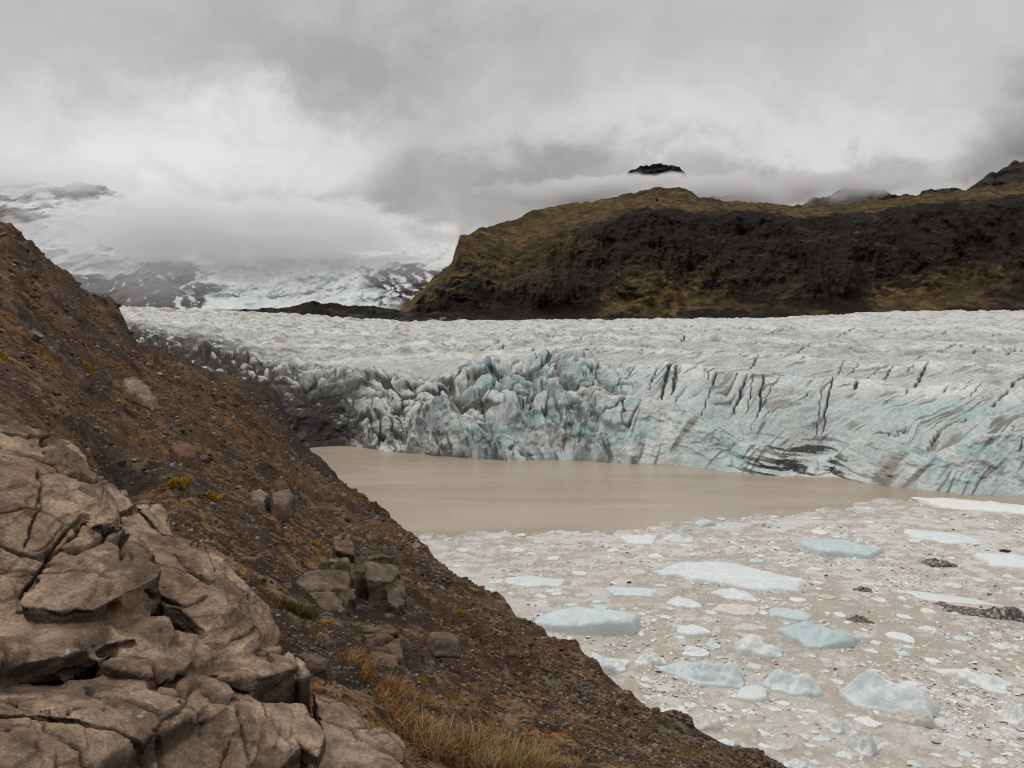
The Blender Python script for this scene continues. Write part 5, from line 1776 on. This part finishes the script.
B('ice_floe', 932, 1008, 666, 688, 0.4, 'white', 'long ragged white floe right of the saddle iceberg', n=90, rings=14, rough=0.7, irr=0.35, tilt=(-0.4, 0))
B('iceberg', 999, 1034, 700, 727, 0.5, 'white', 'upturned white lump cut by the right edge', 'iceberg', n=70, rings=14, rough=0.8, tilt=(-.4, 0))
B('ice_floe', 662, 694, 529, 543, 0.5, 'white', 'white floe with a small peak on the far slush border', n=60, rings=12, rough=0.6, lobes=[(0.2, 0.2, 0.3, 0.9)])
B('ice_floe', 618, 658, 532, 545, 0.35, 'white', 'pale floe left of the peaked one on the far slush border', n=60, rings=12, rough=0.5)
B('ice_floe', 694, 716, 516, 527, 0.5, 'deep', 'small blue floe alone in the open brown water', n=50, rings=10, rough=0.3)
B('ice_floe', 676, 712, 622, 637, 0.35, 'blue', 'small flat bluish floe in front of the long floe', n=60, rings=10, rough=0.2)
B('ice_floe', 666, 702, 595, 608, 0.35, 'white', 'rounded white floe right of the wedge iceberg', n=60, rings=10, rough=0.4)
B('ice_floe', 711, 758, 585, 601, 0.3, 'white', 'white floe in front of the right end of the long floe', n=70, rings=10, rough=0.4)
B('ice_floe', 712, 760, 600, 615, 0.3, 'cream', 'ragged creamy floe with dark specks below the white one', n=70, rings=10, rough=0.7)
B('ice_floe', 783, 813, 756, 772, 0.5, 'white', 'white block of ice at the bottom edge beside the dark slope', n=60, rings=12, rough=0.6)
B('ice_floe', 690, 722, 707, 732, 0.35, 'cream', 'pale crumbling floe by the slope edge at the bottom', n=60, rings=10, rough=0.8)
B('ice_floe', 768, 792, 740, 752, 0.35, 'cream', 'small pale floe close above the white block at the bottom edge', n=50, rings=10, rough=0.4)
B('ice_floe', 655, 690, 704, 722, 0.35, 'white', 'white floe tucked against the dark slope edge', n=50, rings=10, rough=0.4)
B('ice_floe', 900, 1000, 594, 604, 0.15, 'white', 'thin drawn out white raft behind the strip of black debris', n=90, rings=10, rough=0.5, irr=0.4)
B('dirty_ice', 938, 1056, 606, 621, 0.3, 'dirty', 'long strip of black gravel covered ice at right', 'dirty ice', n=150, rings=26, rough=2.6, irr=0.55)
B('dirty_ice', 920, 956, 557, 568, 0.4, 'dirty', 'grey ice lump streaked with black gravel behind the debris strip', 'dirty ice', n=60, rings=12, rough=1.0, irr=0.35)
B('dirty_ice', 847, 874, 615, 623, 0.5, 'debris', 'small black debris covered ice right of the awash iceberg', 'dirty ice', n=50, rings=10, rough=0.9, irr=0.3)
B('dirty_ice', 853, 872, 586, 592, 0.5, 'debris', 'tiny black debris patch on the slush behind the other black ice', 'dirty ice', n=50, rings=10, rough=0.9, irr=0.3)
kb = link('knob', floe_mesh('knob', 1.9, 1.6, 2.4, 91, 32, 10, rough=0.3, pw=0.3, irr=0.15), MI['white'], SLAB)
kb.location = (2.6, 1.6, 0.35)
kb['label'] = 'white rounded knob'
# rock riding on the right-hand floe
o = link('rock', S_ME['dark'][0])
p_ = on_plane(1006, 556)
o.location = (p_.x, p_.y, 0.75)
o.scale = (1.1, 0.8, 0.6)
tag(o, 'dark rock riding on the pale floe at the right edge', 'rock')

# the other floes one can tell apart
rg = np.random.default_rng(77)
protos = {}
for kind in ('white', 'blue', 'cream'):
    protos[kind] = []
    for q in range(7):
        me = floe_mesh('ice_floe', 2.0, 2.0, 0.16 if kind != 'blue' else 0.22, 500 + q * 13 + len(kind), n=40, rings=8, rough=0.6, irr=0.38)
        me.materials.append(MI[kind])
        protos[kind].append(me)


def free(x, y, s, lst):
    for bx, by, rr, hw, hd in lst:
        if (x - bx) ** 2 + (y - by) ** 2 < (s + (hw + hd) / 2) ** 2:
            return False
    return True


small = []
tries = 0
while len(small) < 262 and tries < 9000:
    tries += 1
    px_, py_ = rg.uniform(395, 1040), 500 + 275 * rg.random() ** 1.15
    if py_ < np.interp(px_, ex, ey) + 2:
        continue
    if py_ > np.interp(px_, [c_[0] for c_ in CR_PY], [c_[1] for c_ in CR_PY]) + 6:
        continue
    p_ = on_plane(px_, py_)
    rr = p_.length
    wpx = np.clip(rg.lognormal(2.45, 0.42), 7, 34)
    s = wpx * math.hypot(p_.x, p_.y) / FPX / 2 * (0.65 + 0.35 * (py_ - 500) / 270)
    if not free(p_.x, p_.y, s * 0.9, BG) or not free(p_.x, p_.y, s * 0.7, small):
        continue
    kind = rg.choice(['white', 'blue', 'cream'], p=[0.40, 0.38, 0.22])
    o = link('ice_floe', protos[kind][rg.integers(7)])
    o.location = (p_.x, p_.y, 0.0)
    o.scale = (s, s * rg.uniform(0.55, 0.95), min(s, 2.2) * rg.uniform(0.8, 2.2) + 0.3)
    o.rotation_euler = (0, 0, rg.uniform(-0.6, 0.6) - math.atan2(p_.x, p_.y) + (pi if rg.random() < .5 else 0))
    where = 'along the far slush border' if py_ < np.interp(px_, ex, ey) + 22 else 'in the far slush behind the wedge iceberg' if py_ < 600 and px_ < 700 else 'in the far slush before the glacier foot' if py_ < 600 else 'in the slush around the big icebergs' if py_ < 690 else 'in the near slush at the bottom'
    w = {'white': 'white', 'blue': 'pale blue', 'cream': 'cream grey'}[kind]
    tag(o, 'small ' + w + ' floe ' + where, 'ice floe', 'small ' + w + ' floes ' + where)
    small.append((p_.x, p_.y, s, s, s))

# crushed ice beyond counting, and specks of gravel on it
n = 36000
px_ = rg.uniform(380, 1090, n)
py_ = 498 + 285 * rg.random(n)
ok = (py_ > np.interp(px_, ex, ey) + 0.5) & (py_ < np.interp(px_, [c_[0] for c_ in CR_PY], [c_[1] for c_ in CR_PY]) + 10)
px_, py_ = px_[ok], py_[ok]
P = np.array([on_plane(a, b)[:] for a, b in zip(px_, py_)])
cl = fbm(P[:, 0] / 9, P[:, 1] / 12, 0, 4, 310) + 0.5 * fbm(P[:, 0] / 2.5, P[:, 1] / 3.5, 0, 3, 311)
kp = rg.random(len(P)) < np.clip(0.22 + 1.2 * cl, 0.02, 1)
P, py_ = P[kp], py_[kp]
rr = np.hypot(P[:, 0], P[:, 1])
size = rr / FPX * np.clip(rg.lognormal(0.75, 0.55, len(P)), 0.7, 7.0) * (0.6 + 0.4 * (py_ - 500) / 270)
pal = np.array([(0.62, 0.62, 0.60), (0.53, 0.51, 0.475), (0.45, 0.41, 0.36), (0.52, 0.575, 0.58)])
cc = pal[rg.choice(4, len(P), p=[0.40, 0.36, 0.10, 0.14])] * rg.uniform(0.8, 1.1, len(P))[:, None]
P[:, 2] = 0.02
me = pebbles('brash_ice', P, size, cc, 0.14, 12)
MAT_BRASH = tint_mat('brash_ice', 0.45, 0.35, 0.12, 4.0, 0.03, 12)
tag(link('brash_ice', me, MAT_BRASH), 'countless small chips of brash ice scattered through the slush', 'brash ice', kind='stuff')
n = 420
px_, py_ = rg.uniform(380, 1060, n), 500 + 280 * rg.random(n)
ok = (py_ > np.interp(px_, ex, ey) + 3) & (py_ < np.interp(px_, [c_[0] for c_ in CR_PY], [c_[1] for c_ in CR_PY]) + 10)
P = np.array([on_plane(a, b)[:] for a, b in zip(px_[ok], py_[ok])])
cl = fbm(P[:, 0] / 5, P[:, 1] / 7, 0, 3, 320)
P = P[cl > 0.18]
rr = np.hypot(P[:, 0], P[:, 1])
size = rr / FPX * np.clip(rg.lognormal(0.0, 0.6, len(P)), 0.4, 3.2)
P[:, 2] = 0.08
cc = np.array([(0.05, 0.038, 0.03)]) * rg.uniform(0.6, 2.2, len(P))[:, None]
tag(link('gravel', pebbles('gravel', P, size, cc, 0.35, 14), MAT_RUB), 'specks of dark gravel and mud riding on the slush', 'gravel', kind='stuff')
